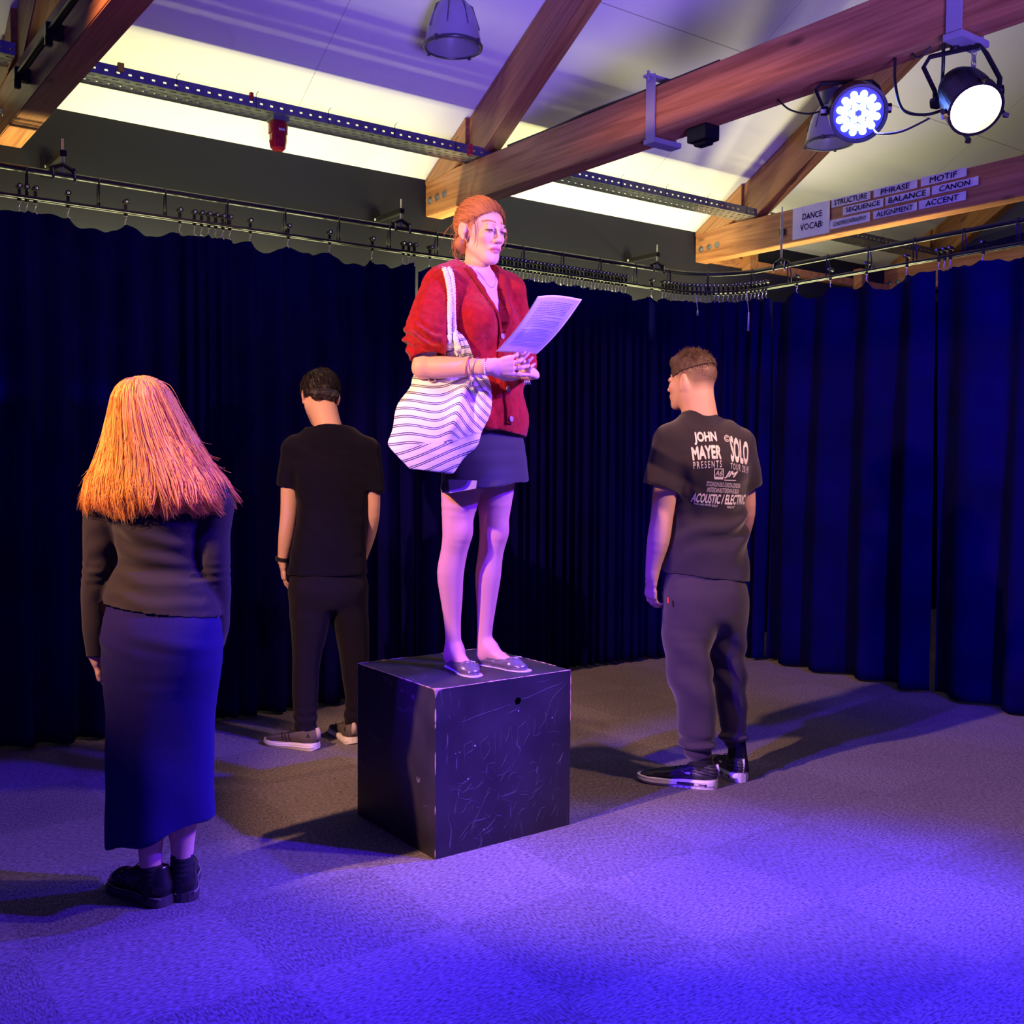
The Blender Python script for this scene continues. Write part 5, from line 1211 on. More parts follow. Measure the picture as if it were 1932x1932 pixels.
def pr(text, quad, bold=.03, arch=0.0, space=1.0, shear=0, name='printed_lettering'):
    """lettering filling a quad given by its four corners on the back: tl, tr, br, bl"""
    V, Fc = text_fit(text, 1, 1, bold=bold, space=space, shear=shear); V, Fc = subdiv(V, Fc, .12)
    tl, tr, br, bl = [px_on(*q) for q in quad]; out = []
    for x, y, _ in V:
        a = tl*(1-x)+tr*x; b = bl*(1-x)+br*x; p = b+(a-b)*y; p = p+np.array([0, 0, arch*4*x*(1-x)])
        h = bv.ray_cast(Vector(p-dr*.4), Vector(dr)); q = np.array(h[0]) if h[0] is not None else p
        out.append(tuple(q-dr*.0022))
    m_ = bpy.data.meshes.new(name); m_.from_pydata(out, [], Fc); m_.update(); return link(name, m_, prm, shirt)
def C8(x, y): return (1260+x/8.783, 780+y/8.783)
pr('JOHN', [C8(348, 318), C8(722, 305), C8(748, 518), C8(362, 532)], .045)
pr('MAYER', [C8(298, 565), C8(798, 535), C8(798, 762), C8(322, 788)], .045, .004)
pr('PRESENTS', [C8(325, 800), C8(798, 775), C8(795, 890), C8(332, 918)], .012, .0, 1.5)
pr('\u00a9', [C8(868, 360), C8(972, 360), C8(972, 480), C8(868, 480)], .01)
pr('SOLO', [C8(972, 365), C8(1338, 480), C8(1300, 860), C8(965, 800)], .045)
pr('TOUR 2019', [C8(958, 815), C8(1312, 880), C8(1300, 1000), C8(955, 915)], .012, .0, 1.3)
pr('A6', [C8(680, 940), C8(810, 940), C8(810, 1030), C8(680, 1030)], .01, shear=.3)
pr('JM', [C8(850, 945), C8(1095, 955), C8(1040, 1095), C8(840, 1070)], .04, shear=.35)
pr('STOCKHOLM-OSLO-ZURICH-LONDON', [C8(545, 1115), C8(1140, 1155), C8(1138, 1235), C8(540, 1190)], .02)
pr('AMSTERDAM-ROTTERDAM-DUBLIN', [C8(562, 1208), C8(1118, 1248), C8(1115, 1325), C8(550, 1290)], .02)
pr('ACOUSTIC / ELECTRIC', [C8(345, 1300), C8(1290, 1340), C8(1260, 1510), C8(308, 1450)], .035, -.002)
pr('TRIO AND BAND SOLO', [C8(350, 1465), C8(745, 1495), C8(730, 1535), C8(360, 1490)], .02)
pr('ROLLING', [C8(905, 1515), C8(1045, 1522), C8(1020, 1560), C8(905, 1555)], .02)
def quadbar(q):
    V, Fc = subdiv([(0, 0, 0), (1, 0, 0), (1, 1, 0), (0, 1, 0)], [[0, 1, 2, 3]], .2); tl, tr, br, bl = [px_on(*C8(*k)) for k in q]; out = []
    for x, y, _ in V:
        a = tl*(1-x)+tr*x; b = bl*(1-x)+br*x; p = b+(a-b)*y; h = bv.ray_cast(Vector(p-dr*.4), Vector(dr)); out.append(tuple((np.array(h[0]) if h[0] is not None else p)-dr*.0020))
    m_ = bpy.data.meshes.new('b'); m_.from_pydata(out, [], Fc); m_.update(); link('printed_emblem_bar', m_, prm, shirt)
for q in ([(665, 910), (828, 912), (828, 924), (665, 922)], [(665, 910), (677, 910), (677, 1045), (665, 1045)], [(816, 912), (828, 912), (828, 1048), (816, 1048)], [(665, 1040), (828, 1045), (820, 1088), (672, 1084)], [(835, 1090), (1050, 1100), (1052, 1112), (850, 1106)]): quadbar(q)
# neck and hem seams follow the cloth
tr_ = mat('charcoal sweatpants', (.048, .036, .056), .9, bump=.3, bscale=420, spec=.12, sheen=.3)
F = SDF((-.26, -.24, .04), (.26, .34, .90), .0042)
F.chain([(P(1332, 1070, .01), (.165, .112)), (P(1331, 1115, .01), (.174, .128)), (P(1334, 1140, .02), (.168, .125))], .03, gs)
F.chain([(P(1306, 1135, -.01), .118), (P(1300, 1170, -.01), .112), (P(1298, 1235, -.02), .094), (P(1309, 1298, -.03), .082), (P(1316, 1350, -.02), .074), (P(1315, 1392, -.02), .069), (P(1316, 1408, -.02), .060), (P(1317, 1418, -.02), .050)], .04)
F.chain([(P(1362, 1135, .06), .108), (P(1366, 1170, .07), .098), (P(1370, 1235, .09), .080), (P(1379, 1300, .10), .070), (P(1384, 1350, .10), .060), (P(1385, 1388, .09), .055)], .03)
def trd(V, N):
    z = V[:, 2]; x = V[:, 0]
    return .0080*nz(V, 11, 51, (1, 1, .45))+.0065*np.sin((z+.8*x)*45+2*nz(V, 7, 52))*np.exp(-((z-.45)/.18)**2)+.010*np.sin(z*115+1.5*nz(V, 12, 53))*np.exp(-((z-.165)/.035)**2)
tro = obj('sweatpants', F, tr_, G, 2, trd)
tb = MB(); hq = bvh(tro.data).ray_cast(Vector(P(1260, 1127, -.4)), Vector((0, 1, 0))); cc = np.array(hq[0]) if hq[0] is not None else P(1260, 1127, -.12); tb.tube([cc+[0, .002, 0], cc+[.002, .002, -.022]], .0035, 6).build('red_tag', mat('red woven tag', (.7, .05, .04), .6), G)
for pts in ([(P(1322, 1418, -.02), .042), (P(1324, 1446, -.02), .043), (P(1328, 1466, -.022), .040)], [(P(1390, 1404, .085), .037), (P(1392, 1426, .08), .038), (P(1396, 1452, .07), .037)]):
    F = SDF(np.min([p[0] for p in pts], 0)-.06, np.max([p[0] for p in pts], 0)+.06, .003); F.chain(pts, .01); obj('sock', F, sockm, G, 1, lambda V, N: .0008*np.sin(V[:, 2]*420))
# short hair on top
F = SDF(hc-.15, hc+.17, .0035)
Hf = lambda x, y, z: hc+Mh@np.array([x, y, z])*.98
F.ell(Hf(0, -.014, .038), (.079, .096, .087), Mh); F.ell(Hf(0, .05, .085), (.058, .045, .030), Mh, .03)
F.cut(Hf(0, 0, .040), Mh@np.array([0, -.35, -1.])); F.cut(Hf(0, .085, .06), Mh@np.array([0, 1, -.3]))
obj('hair', F, mat('cropped brown hair', (.085, .050, .034), .75, bump=.8, bscale=250), G, 3, lambda V, N: .0025*nz(V, 120, 61)+.002*nz(V, 260, 62))
paths = []
for i in range(7500):
    d = rng.normal(size=3); d /= np.linalg.norm(d)
    if d[2] < -.45+.6*max(0, d[1]+.3) or (d[1] > .55 and d[2] < .45): continue
    if d[1] > .12 and d[2] < .35: continue
    p0 = np.array([0, -.015, .036])+d*np.array([.074, .090, .079]); L_ = .004+.020*np.clip((d[2]-.25)*1.6, 0, 1)
    t_ = d*.8+np.array([0, .5, .2])*np.clip(d[2], 0, 1)+rng.normal(size=3)*.25; k = np.linspace(0, 1, 4)[:, None]; paths.append(hc+((p0+t_*L_*k)*.98)@Mh.T)
strands('hair_strands', paths, .0007, (.10, .058, .036), G, hairm, .4)
rm = {'upper': mat('dark ribbed trainer', (.030, .030, .040), .45, bump=.1, bscale=90), 'sole': mat('white air sole', (.80, .76, .80), .45), 'lace': mat('dark lace', (.012, .012, .03), .7), 'line': mat('pale midsole line', (.5, .45, .55), .5)}
for i, (hl, az) in enumerate((((.012, -.040), 160), ((.150, .055), 112))):
    t, bv2, h0, hh = shoe(G, hl, math.radians(az), .325, 'trainer', {'root': 'trainer'}, rm, W=.046)
    win_m = mat('dark air window', (.03, .025, .08), .15, spec=.8)
    for s_ in (-1, 1):
        for a, b in ((.005, .040), (.055, .125)):
            MB().box((a, s_*.0405-.003, .011), (b, s_*.0405+.003, .023)).build('air_window', win_m, t, bevel=.002)
        on_side(bv2, t, [(.075, .052), (.090, .056), (.112, .068), (.092, .062), (.082, .060), (.080, .066), (.074, .064)], s_, rm['sole'], 'swoosh')
        for k in range(8): MB().box((.03+k*.024, s_*.036-.006, -.0005), (.044+k*.024, s_*.036+.006, .004)).build('tread_lug', rm['sole'], t)
        for k in range(3):
            pts = []
            for u in np.linspace(.0, .24, 22):
                h = bv2.ray_cast(Vector((u, s_*.2, .045+.013*k+.008*math.sin(u*22+k*.4)+.0)), Vector((0, -s_, 0)))
                if h[0] is not None and abs(h[0][1]) > .012: pts.append((h[0][0], h[0][1]+s_*.0005, h[0][2]))
            if len(pts) > 4: MB().tube(pts, .0020, 5).build('rib_line', rm['upper'], t, smooth=True)
    MB().tube([(-.030, 0, h0+.012), (-.034, 0, h0+.045), (-.028, 0, h0+.066)], [.004, .004, .006], 6).build('heel_pull', mat('pale pull tab', (.6, .58, .62), .4), t, smooth=True)

# ===== the reader on the cube =====
P = local_px((2.104, 3.026, .56), 3.716)
G = empty('person', (2.104, 3.026, .5605), ROT, label='red haired person in a red cardigan and dark skirt standing on the cube reading', cat='person', group='people standing in the drama studio')
TH = -40; f_ = fwd_of(TH); s_ = side_of(TH)          # facing; her right-hand side
SKW = (.74, .44, .345); SC = .97
Mh = frame(math.radians(-49), .12, .02); hc = P(909, 441, .0)
F = SDF((-.36, -.42, -.01), (.34, .32, 1.72), .0029)
head(F, hc, Mh, SC, True, .80)
nb = P(898, 524, .015)
F.seg(nb-[0, 0, .03], hc+Mh@np.array([0, -.018, -.07])*SC, (.046, .046), (.038, .042), .022, s_)
F.seg(nb+[0, 0, .015], nb+s_*.11-[0, 0, .045], .034, .036, .03); F.seg(nb+[0, 0, .015], nb-s_*.11-[0, 0, .045], .034, .036, .03)
for k in (-1, 1):    # collar bones
    F.seg(nb+f_*.052+s_*.012*k-[0, 0, .028], nb+f_*.045+s_*.105*k-[0, 0, .012], .006, .007, .014)
F.chain([(P(896, 545, .02), (.145, .070)), (P(899, 600, .01), (.130, .092)), (P(903, 680, .01), (.115, .080)), (P(908, 760, .01), (.120, .090)), (P(914, 840, .01), (.135, .10))], .03, s_)
# right arm (towards the viewer) and forearm
sh = P(832, 545, -.10); el = P(798, 694, -.215); wr = P(922, 692, -.285)
F.chain([(sh, .046), (P(812, 620, -.155), .042), (el, .036)], .02)
F.chain([(el, (.036, .034)), (el*.72+wr*.28, (.037, .033)), (el*.35+wr*.65, (.030, .025)), (wr, (.0245, .019))], .012, (0, 0, 1))
# left arm
shl = P(962, 560, .11); ell_ = P(978, 690, .10); wl = P(1003, 704, -.15)
F.chain([(shl, .044), (ell_, .034), (wl+[-.004, .03, 0], .022)], .02)
hd = P(975, 690, -.275)-wr
hand(F, wr, hd, (.10, .92, .35), 1, (.16, .42, .52, .6), .93, .15, .3)
F2d = P(978, 693, -.245)-wl
hand(F, wl, F2d, (.15, -.75, .60), -1, (.70, .72, .75, .8), .86, .2)
# legs, in sheer tights
F.chain([(P(884, 850, -.02), .082), (P(869, 935, -.02), .0685), (P(863, 985, -.02), .054), (P(862, 1012, -.02), .051), (P(857, 1040, -.01), .047), (P(850, 1080, .0), .0475), (P(852, 1130, .01), .039), (P(854, 1180, .015), .029), (P(855, 1205, .015), .028), (P(853, 1238, .02), .031)], .018)
F.chain([(P(936, 850, .06), .082), (P(934, 930, .06), .0665), (P(932, 985, .06), .053), (P(931, 1012, .06), .050), (P(926, 1042, .065), .0455), (P(921, 1085, .07), .0465), (P(918, 1135, .075), .037), (P(915, 1185, .075), .028), (P(914, 1210, .075), .027), (P(916, 1236, .075), .030)], .018)
for kn, dx in ((P(864, 1000, -.02), 1), (P(932, 1000, .06), 1)):
    F.ell(kn+f_*.030, (.024, .020, .032), frame(math.radians(TH)), .03)
feet = (((-.105, .030), math.radians(-64)), ((.008, .078), math.radians(-40)))
for (hx, hy), a in feet:
    d = np.array([math.cos(a), math.sin(a), 0]); o = np.array([hx, hy, 0])
    F.seg(o+[0, 0, .035], o+d*.02+[0, 0, .07], (.026, .026), (.026, .030), .02, (-d[1], d[0], 0)); F.seg(o+d*.03+[0, 0, .048], o+d*.13+[0, 0, .020], (.024, .026), (.028, .010), .03, (-d[1], d[0], 0)); F.seg(o+d*.13+[0, 0, .016], o+d*.165+[0, 0, .014], .012, .010, .02)
def cw(V):
    C = face_color(V, hc, Mh, SC, SKW, (.52, .13, .13), (.34, .15, .08), (.78, .33, .28))
    leg = V[:, 2] < .75; C[leg] = C[leg]*np.array([.78, .68, .74])
    for kn in (P(864, 1000, -.02), P(932, 1000, .06)):
        q = np.exp(-(((V-(kn+f_*.03))/np.array([.03, .03, .04]))**2).sum(1)); C = C*(1-.22*q[:, None]*np.array([.3, 1, .9]))
    return C
bodyW = obj('body', F, skinm, G, 2, None, cw)
# dark camisole in the V
cam_m = mat('black camisole', (.02, .016, .03), .7, sheen=.3)
F = SDF(P(900, 640, 0)-.22, P(900, 640, 0)+.22, .004)
F.chain([(P(899, 606, .005), (.133, .096)), (P(903, 680, .01), (.122, .086))], .03, s_); F.cut(P(934, 588, -.06), (0, 0, 1)); obj('camisole', F, cam_m, G, 1)
# cardigan
cm = mat('red brushed wool', (.33, .008, .011), .95, bump=.9, bscale=260, sheen=.15, spec=.1, vary=.25, vscale=45)
rib = mat('red ribbed knit', (.26, .007, .010), .95, bump=.5, bscale=300, sheen=.1, spec=.1)
F = SDF((-.34, -.34, .68), (.26, .30, 1.50), .0036)
F.chain([(P(830, 548, -.10), .062), (P(814, 590, -.135), .068), (P(805, 630, -.165), .072), (P(804, 655, -.19), .066), (P(808, 682, -.21), .054)], .02)
F.chain([(P(962, 556, .09), .058), (P(970, 610, .10), .062), (P(975, 660, .09), .064), (P(984, 700, .04), .050)], .02)
F.cut(P(810, 674, -.21), (.14, -.2, -1), lo=(-.34, -.4, .9), hi=(-.10, .1, 1.25))
F.seg(P(808, 692, -.215), P(808, 664, -.20), .044, .048, .004, None, 's')
F.chain([(P(919, 832, .0), (.160, .120)), (P(918, 800, .0), (.168, .128)), (P(913, 745, .0), (.160, .122)), (P(903, 680, .0), (.150, .112)), (P(899, 620, .0), (.158, .112)), (P(895, 570, .005), (.166, .102)), (P(893, 538, .01), (.140, .078)), (P(893, 518, .015), (.085, .060))], .035, s_)
F.seg(P(868, 517, .0), P(836, 535, -.075), .052, .064, .03); F.seg(P(918, 522, .06), P(955, 545, .10), .050, .058, .03)
F.ell(P(913, 610, -.04)+s_*.065+f_*.035, (.052, .050, .055), frame(math.radians(TH)), .05); F.ell(P(913, 610, -.04)-s_*.065+f_*.035, (.052, .050, .055), frame(math.radians(TH)), .05)
F.cut(P(918, 812, .0), (-.16, -.05, -1), lo=(-.3, -.3, .6), hi=(.3, .3, .95))
ctr = P(897, 600, .0)
vz0 = P(944, 628, -.12)[2]; vz1 = P(900, 500, 0)[2]
def vcut(Fv, X, Y, Z):
    lat = (X-ctr[0])*s_[0]+(Y-ctr[1])*s_[1]; fr = (X-ctr[0])*f_[0]+(Y-ctr[1])*f_[1]
    w_ = np.clip((Z-vz0)/(vz1-vz0), -1, 1.3)*.078
    d = np.abs(lat)-w_; d = np.maximum(d*.92, .035-fr-.055*np.clip((Z-vz0)/(vz1-vz0), 0, 1))
    return np.maximum(Fv, -d)
F.fn(vcut)
F.seg(P(897, 470, .0), P(897, 516, .012), .066, .060, .006, None, 's')
def cdp(V, N):
    z = V[:, 2]; x = V[:, 0]
    arm = np.clip((-.115-x)*14, 0, 1); zz_ = z-P(800, 650, 0)[2]
    cuff = arm*np.exp(-((zz_+.005)/.040)**2)*np.sin((z+.28*x+.02*np.sin(x*30))*175)*.009
    body = (1-arm)*(.0035*np.sin((x*1.3+z*.35)*55+2*nz(V, 9, 71)))*np.clip((1.30-z)*6, 0, 1)
    return cuff+body+.0028*nz(V, 20, 72)+.0010*nz(V, 130, 73)
me = F.mesh('cardigan', 2, cdp); card = link('cardigan', me, cm, G, True); bvc = bvh(me)
dirc = -f_
def ribbon(pts, wd, name, m, par, bv, dv, off=.002, th=.003, n=60):
    """band laid on a surface along a path"""
    P_ = np.array(pts); u = np.linspace(0, 1, len(P_)); uu = np.linspace(0, 1, n); Q = np.stack([np.interp(uu, u, P_[:, i]) for i in range(3)], 1); out = []
    T = np.gradient(Q, axis=0); L_ = []
    for q, t_ in zip(Q, T):
        t_ = t_/np.linalg.norm(t_); b = np.cross(t_, dv); b /= np.linalg.norm(b)
        for e in np.linspace(-1, 1, 5):
            p = q+b*e*wd/2; h = bv.ray_cast(Vector(p-dv*.4), Vector(dv)); r_ = np.array(h[0]) if h[0] is not None else None; L_.append((r_, p))
    V = []; last = None
    for r_, p in L_:
        if r_ is None: r_ = p+dv*((last-p)@dv) if last is not None else p
        last = r_; V.append(r_-dv*(off+th*(1)))
    fs = [(i*5+j, i*5+j+1, (i+1)*5+j+1, (i+1)*5+j) for i in range(n-1) for j in range(4)]
    me = bpy.data.meshes.new(name); me.from_pydata([tuple(v) for v in V], [], fs); me.update(); o = link(name, me, m, par, True)
    md = o.modifiers.new('t', 'SOLIDIFY'); md.thickness = th*1.6; md.offset = 0; return o
dv = -f_
def on_front(lat, z): return ctr+s_*lat+np.array([0, 0, z-ctr[2]])
za = P(918, 808, 0)[2]
ribbon([on_front(.004, vz0+.004), on_front(.004, (vz0+za)/2), on_front(.006, za+.012)], .028, 'button_band', rib, card, bvc, dv)
ribbon([on_front(.004, vz0+.006), on_front(.038, vz0+(vz1-vz0)*.42), on_front(.080, vz0+(vz1-vz0)*.90)], .028, 'neck_band', rib, card, bvc, dv)
ribbon([on_front(-.004, vz0+.012), on_front(-.038, vz0+(vz1-vz0)*.42), on_front(-.080, vz0+(vz1-vz0)*.90)], .028, 'neck_band', rib, card, bvc, dv)
bt = mat('shell button', (.35, .24, .26), .25, spec=.8)
for z in (vz0-.008, P(930, 738, 0)[2], P(930, 793, 0)[2], (vz0+P(930, 738, 0)[2])/2):
    p = on_front(.004, z); h = bvc.ray_cast(Vector(p-dv*.4), Vector(dv)); q = np.array(h[0])-dv*.007
    b = MB().lathe([(1e-4, 0), (.009, 0), (.0105, .002), (.009, .004), (.006, .003), (1e-4, .003)], 20, q, -dv); b.build('button', bt, card, smooth=True)
# skirt
F = SDF((-.26, -.26, .52), (.28, .26, .95), .004)
F.chain([(P(915, 810, .01), (.145, .105)), (P(914, 850, .01), (.165, .125)), (P(914, 925, .01), (.176, .142)), (P(914, 950, .01), (.180, .146))], .03, s_)
F.seg(P(914, 905, .01), P(914, 960, .01), (.160, .126), (.174, .140), .003, s_, 's')
F.cut(P(914, 916, .0), (.10, .05, -1))
skm = mat('dark short skirt', (.020, .015, .024), .8, bump=.3, bscale=400, sheen=.2)
obj('short_skirt', F, skm, G, 2, lambda V, N: .004*np.sin(np.arctan2(V[:, 1], V[:, 0])*5+1)*np.clip((.78-V[:, 2])*6, 0, 1)+.002*nz(V, 18, 81))
# pale lining panel folded out at the hem
ln = MB(); a = P(846, 905, -.160); b = P(900, 907, -.192); c = P(898, 922, -.190); d = P(848, 931, -.160); e = P(834, 912, -.140); g = P(834, 930, -.140)
ln.add([a, b, c, d, a+[0, .004, 0], b+[0, .004, 0], c+[0, .004, 0], d+[0, .004, 0]], [(0, 1, 2, 3), (7, 6, 5, 4), (0, 4, 5, 1), (1, 5, 6, 2), (2, 6, 7, 3), (3, 7, 4, 0)])
ln.build('skirt_lining', mat('pale lining', (.30, .24, .27), .8), G)
MB().add([e, a, d, g, e+[0, .004, 0], a+[0, .004, 0], d+[0, .004, 0], g+[0, .004, 0]], [(0, 1, 2, 3), (7, 6, 5, 4), (0, 4, 5, 1), (1, 5, 6, 2), (2, 6, 7, 3), (3, 7, 4, 0)]).build('skirt_fold', skm, G)
# shoes
fm = {'upper': mat('pewter leather', (.20, .17, .19), .30, .55), 'sole': mat('pale shoe sole', (.55, .48, .52), .5)}
for (hx, hy), a in feet:
    t, bv2, h0, hh = shoe(G, (hx, hy), a, .238, 'flat', {'root': 'ballet_flat'}, fm, W=.037)
    pts = []
    for k in np.linspace(0, 2*pi, 40, endpoint=False):
        x = .052+.077*math.cos(k)*1.0; y = .030*math.sin(k)
        h = bv2.ray_cast(Vector((x*.97, y*.93, .2)), Vector((0, 0, -1)))
        z_ = h[0][2] if h[0] is not None and h[0][2] > .02 else .034; pts.append((x, y, min(max(z_, .030), .046)))
    MB().tube(pts, .0022, 6, closed=True).build('topline_trim', fm['upper'], t, smooth=True)
    o = np.array([.132, 0, .040])
    for k in (-1, 1):
        MB().tube([o, o+[.004, k*.010, .006], o+[.0, k*.017, .002], o+[-.004, k*.010, -.001], o], [.002, .003, .003, .003, .002], 6).build('bow_loop', fm['upper'], t, smooth=True)
        MB().tube([o, o+[.010, k*.012, .004], o+[.022, k*.016, .006], o+[.030, k*.012, .004]], .0014, 5).build('bow_tail', fm['sole'], t, smooth=True)
# hair
COPP = (.52, .22, .10)
Hf = lambda x, y, z: hc+Mh@(np.array([x, y, z])*SC)
F = SDF(hc-.17, hc+.16, .003)
F.ell(Hf(0, -.020, .040), (.078*SC, .095*SC, .080*SC), Mh)
F.ell(Hf(0, -.118, .055), (.034, .030, .036), Mh, .015)
F.seg(Hf(-.03, -.080, -.040), Hf(.03, -.080, -.040), .026, .026, .02); F.seg(Hf(-.012, -.074, -.070), Hf(.012, -.072, -.066), .014, .014, .02)
F.cut(Hf(0, .080, .052), Mh@np.array([0, .80, -.60])); F.cut(Hf(0, .008, -.01), Mh@np.array([0, .78, -.62])); F.cut(Hf(0, -.09, -.095), Mh@np.array([0, 0, -1.]))
obj('hair', F, hairbase, G, 2, lambda V, N: .002*nz(V, 60, 91), lambda V: np.tile(np.array(COPP)*.72, (len(V), 1)))
def shell(d, k=1.0): return np.array([0, -.020, .040])+d*np.array([.081, .099, .084])*k
paths = []; bun = np.array([0, -.95, .22]); bun /= np.linalg.norm(bun)
for i in range(4600):
    sgn = 1 if rng.rand() < .5 else -1; t_ = rng.rand()
    # start points along the hairline: forehead, temple, round the ear, nape
    key = [(0, .90, .44), (.40, .87, .36), (.72, .70, .16), (.92, .40, -.08), (.97, .08, -.20), (.90, -.30, -.48), (.70, -.62, -.72), (.3, -.8, -.80)]
    u = rng.rand()*(len(key)-1); a = np.array(key[int(u)]); b = np.array(key[min(int(u)+1, len(key)-1)]); s0 = a+(b-a)*(u-int(u)); s0[0] *= sgn
    if rng.rand() < .45: s0 = s0*(1-.0)+(bun-s0)*rng.uniform(0, .75)
    s0 = s0+rng.normal(size=3)*.03; s0 /= np.linalg.norm(s0); K = 14; q = np.linspace(0, 1, K)[:, None]
    om = math.acos(np.clip(s0@bun, -.999, .999)); dd = (np.sin((1-q)*om)*s0+np.sin(q*om)*bun)/math.sin(om)
    lift = 1.0+.030*rng.rand()+.085*np.sin(q*pi)**.6*max(0, s0[2]+.2)*(.4+.6*rng.rand()); pp = np.array([0, -.020, .040])+dd*np.array([.081, .099, .084])*lift
    pp = pp+np.sin(q*9+i)*rng.normal(size=3)*.0026; pp[-2:] += rng.normal(size=3)*.008; paths.append(hc+(pp*SC)@Mh.T)
for i in range(520):       # bun loops
    c0 = np.array([0, -.122, .058]); a = rng.rand()*6.28; R_ = rng.uniform(.016, .036); tl = rng.normal(size=3); tl /= np.linalg.norm(tl); e1 = np.cross(tl, [0, 1, .2]); e1 /= np.linalg.norm(e1); e2 = np.cross(tl, e1)
    q = np.linspace(0, rng.uniform(2, 4.5), 14)[:, None]+a; pp = c0+(np.cos(q)*e1+np.sin(q)*e2)*R_*np.array([1, .8, 1.05]); paths.append(hc+(pp*SC)@Mh.T)
for i in range(120):       # spiky ends sticking out of the bun and soft nape wisps
    K = 14; q = np.linspace(0, 1, K)[:, None]
    if i < 34: p0 = np.array([.0, -.125, .050])+rng.normal(size=3)*.016; d = np.array([rng.normal()*.35, -.8, rng.uniform(-.9, .25)]); L_ = rng.uniform(.02, .05); pp = p0+d*L_*q+np.array([0, 0, -.03])*q**2
    else: p0 = np.array([rng.uniform(-.05, .06), -.075, rng.uniform(-.03, .0)]); pp = p0+np.array([rng.normal()*.010, -.012+rng.normal()*.008, -.085*rng.uniform(.5, 1.1)])*q+np.array([.006*math.sin(i), -.008, 0])*np.sin(q*5)
    paths.append(hc+(pp*SC)@Mh.T)
for i in range(16):        # loose strands by the ear and the forehead
    K = 16; q = np.linspace(0, 1, K)[:, None]; sg = 1 if i % 3 else -1
    if i < 99: pp = np.array([sg*.072, .028+rng.normal()*.004, .055])+np.array([sg*.008, -.010+.02*rng.rand(), -.115*rng.uniform(.5, 1)])*q+np.array([sg*.006, .014, 0])*np.sin(q*pi)
    else: pp = np.array([rng.uniform(-.05, .05), .070, .100])+np.array([rng.normal()*.02, .012, rng.uniform(-.01, .02)])*q+np.array([0, .01, .012])*np.sin(q*pi)
    paths.append(hc+(pp*SC)@Mh.T)
P_same = [p for p in paths]
K = 16; res_ = []
for p in P_same:
    n0 = len(p); u = np.linspace(0, n0-1, K); i0 = np.clip(u.astype(int), 0, n0-2); res_.append(p[i0]*(1-(u-i0))[:, None]+p[i0+1]*(u-i0)[:, None])
strands('hair_strands', res_, .00062, COPP, G, hairm, .35)
# eyelashes, ear ring, necklace
for k in (-1, 1):
    mb = MB()
    for j in range(13):
        u = -1+2*j/12; b = Hf(k*(.031+.0115*u), .0905-.004*u*u-.0025*(u*k if 0 else 0), .0035-.002*u*u)
        e = b+Mh@np.array([k*.003*u, .0065, -.0045]); mb.tube([b, (b+e)/2+Mh@np.array([0, .001, -.001]), e], [.0006, .0005, .0002], 4)
    mb.build('eyelashes', mat('dark lashes', (.03, .015, .012), .6), G)
ear = Hf(.0825, -.006, -.034); silver = mat('silver jewellery', (.75, .72, .74), .2, .9)
MB().tube([ear+Mh@np.array([.002*math.cos(a), .0035*math.sin(a), -.007+.009*math.cos(a)]) for a in np.linspace(0, 2*pi, 14)[:-1]], .0011, 5, closed=True).build('earring', silver, G, smooth=True)
# bracelets and rings
ad = (wr-el)/np.linalg.norm(wr-el); u1 = np.array([0, 0, 1.]); u2 = np.cross(ad, u1); u2 /= np.linalg.norm(u2); u1 = np.cross(u2, ad)
def loop_at(t_, ru, rv, r_, tilt=0, n=30): c_ = el+(wr-el)*t_; return [c_+u1*ru*math.cos(a)+u2*rv*math.sin(a)+ad*tilt*math.cos(a) for a in np.linspace(0, 2*pi, n, endpoint=False)]
beadp = [(.42, .03, .03), (.78, .74, .72), (.70, .68, .70)]
bp = loop_at(.975, .0275, .0225, .003, .002, 26)
for k, p in enumerate(bp): MB().lathe([(1e-4, -.0035), (.0030, -.0015), (.0030, .0015), (1e-4, .0035)], 8, p, tuple(u2)).build('bracelet_bead', mat('red bead', beadp[0], .3) if k % 26 < 5 or 13 < k < 17 else mat('pale bead', beadp[1], .3), G, smooth=True)
MB().tube(loop_at(.70, .0325, .0275, .001, .006), .0013, 5, closed=True).build('bracelet', mat('red cord', (.5, .08, .06), .6), G, smooth=True)
MB().tube(loop_at(.74, .0320, .0265, .001, -.006), .0013, 5, closed=True).build('bracelet', mat('pink cord', (.75, .35, .38), .6), G, smooth=True)
MB().tube(loop_at(.80, .0310, .0255, .001, .010), .0012, 5, closed=True).build('bracelet', silver, G, smooth=True)
c_ = el+(wr-el)*.745-u1*.030+u2*.012
for e in ((.004, 0, -.030), (-.004, .002, -.024)): MB().tube([c_, c_+np.array(e)*.5+[.002, 0, 0], c_+np.array(e)], [.0016, .0012, .0020], 5).build('bracelet_tie', MATS['pink cord'], G, smooth=True)
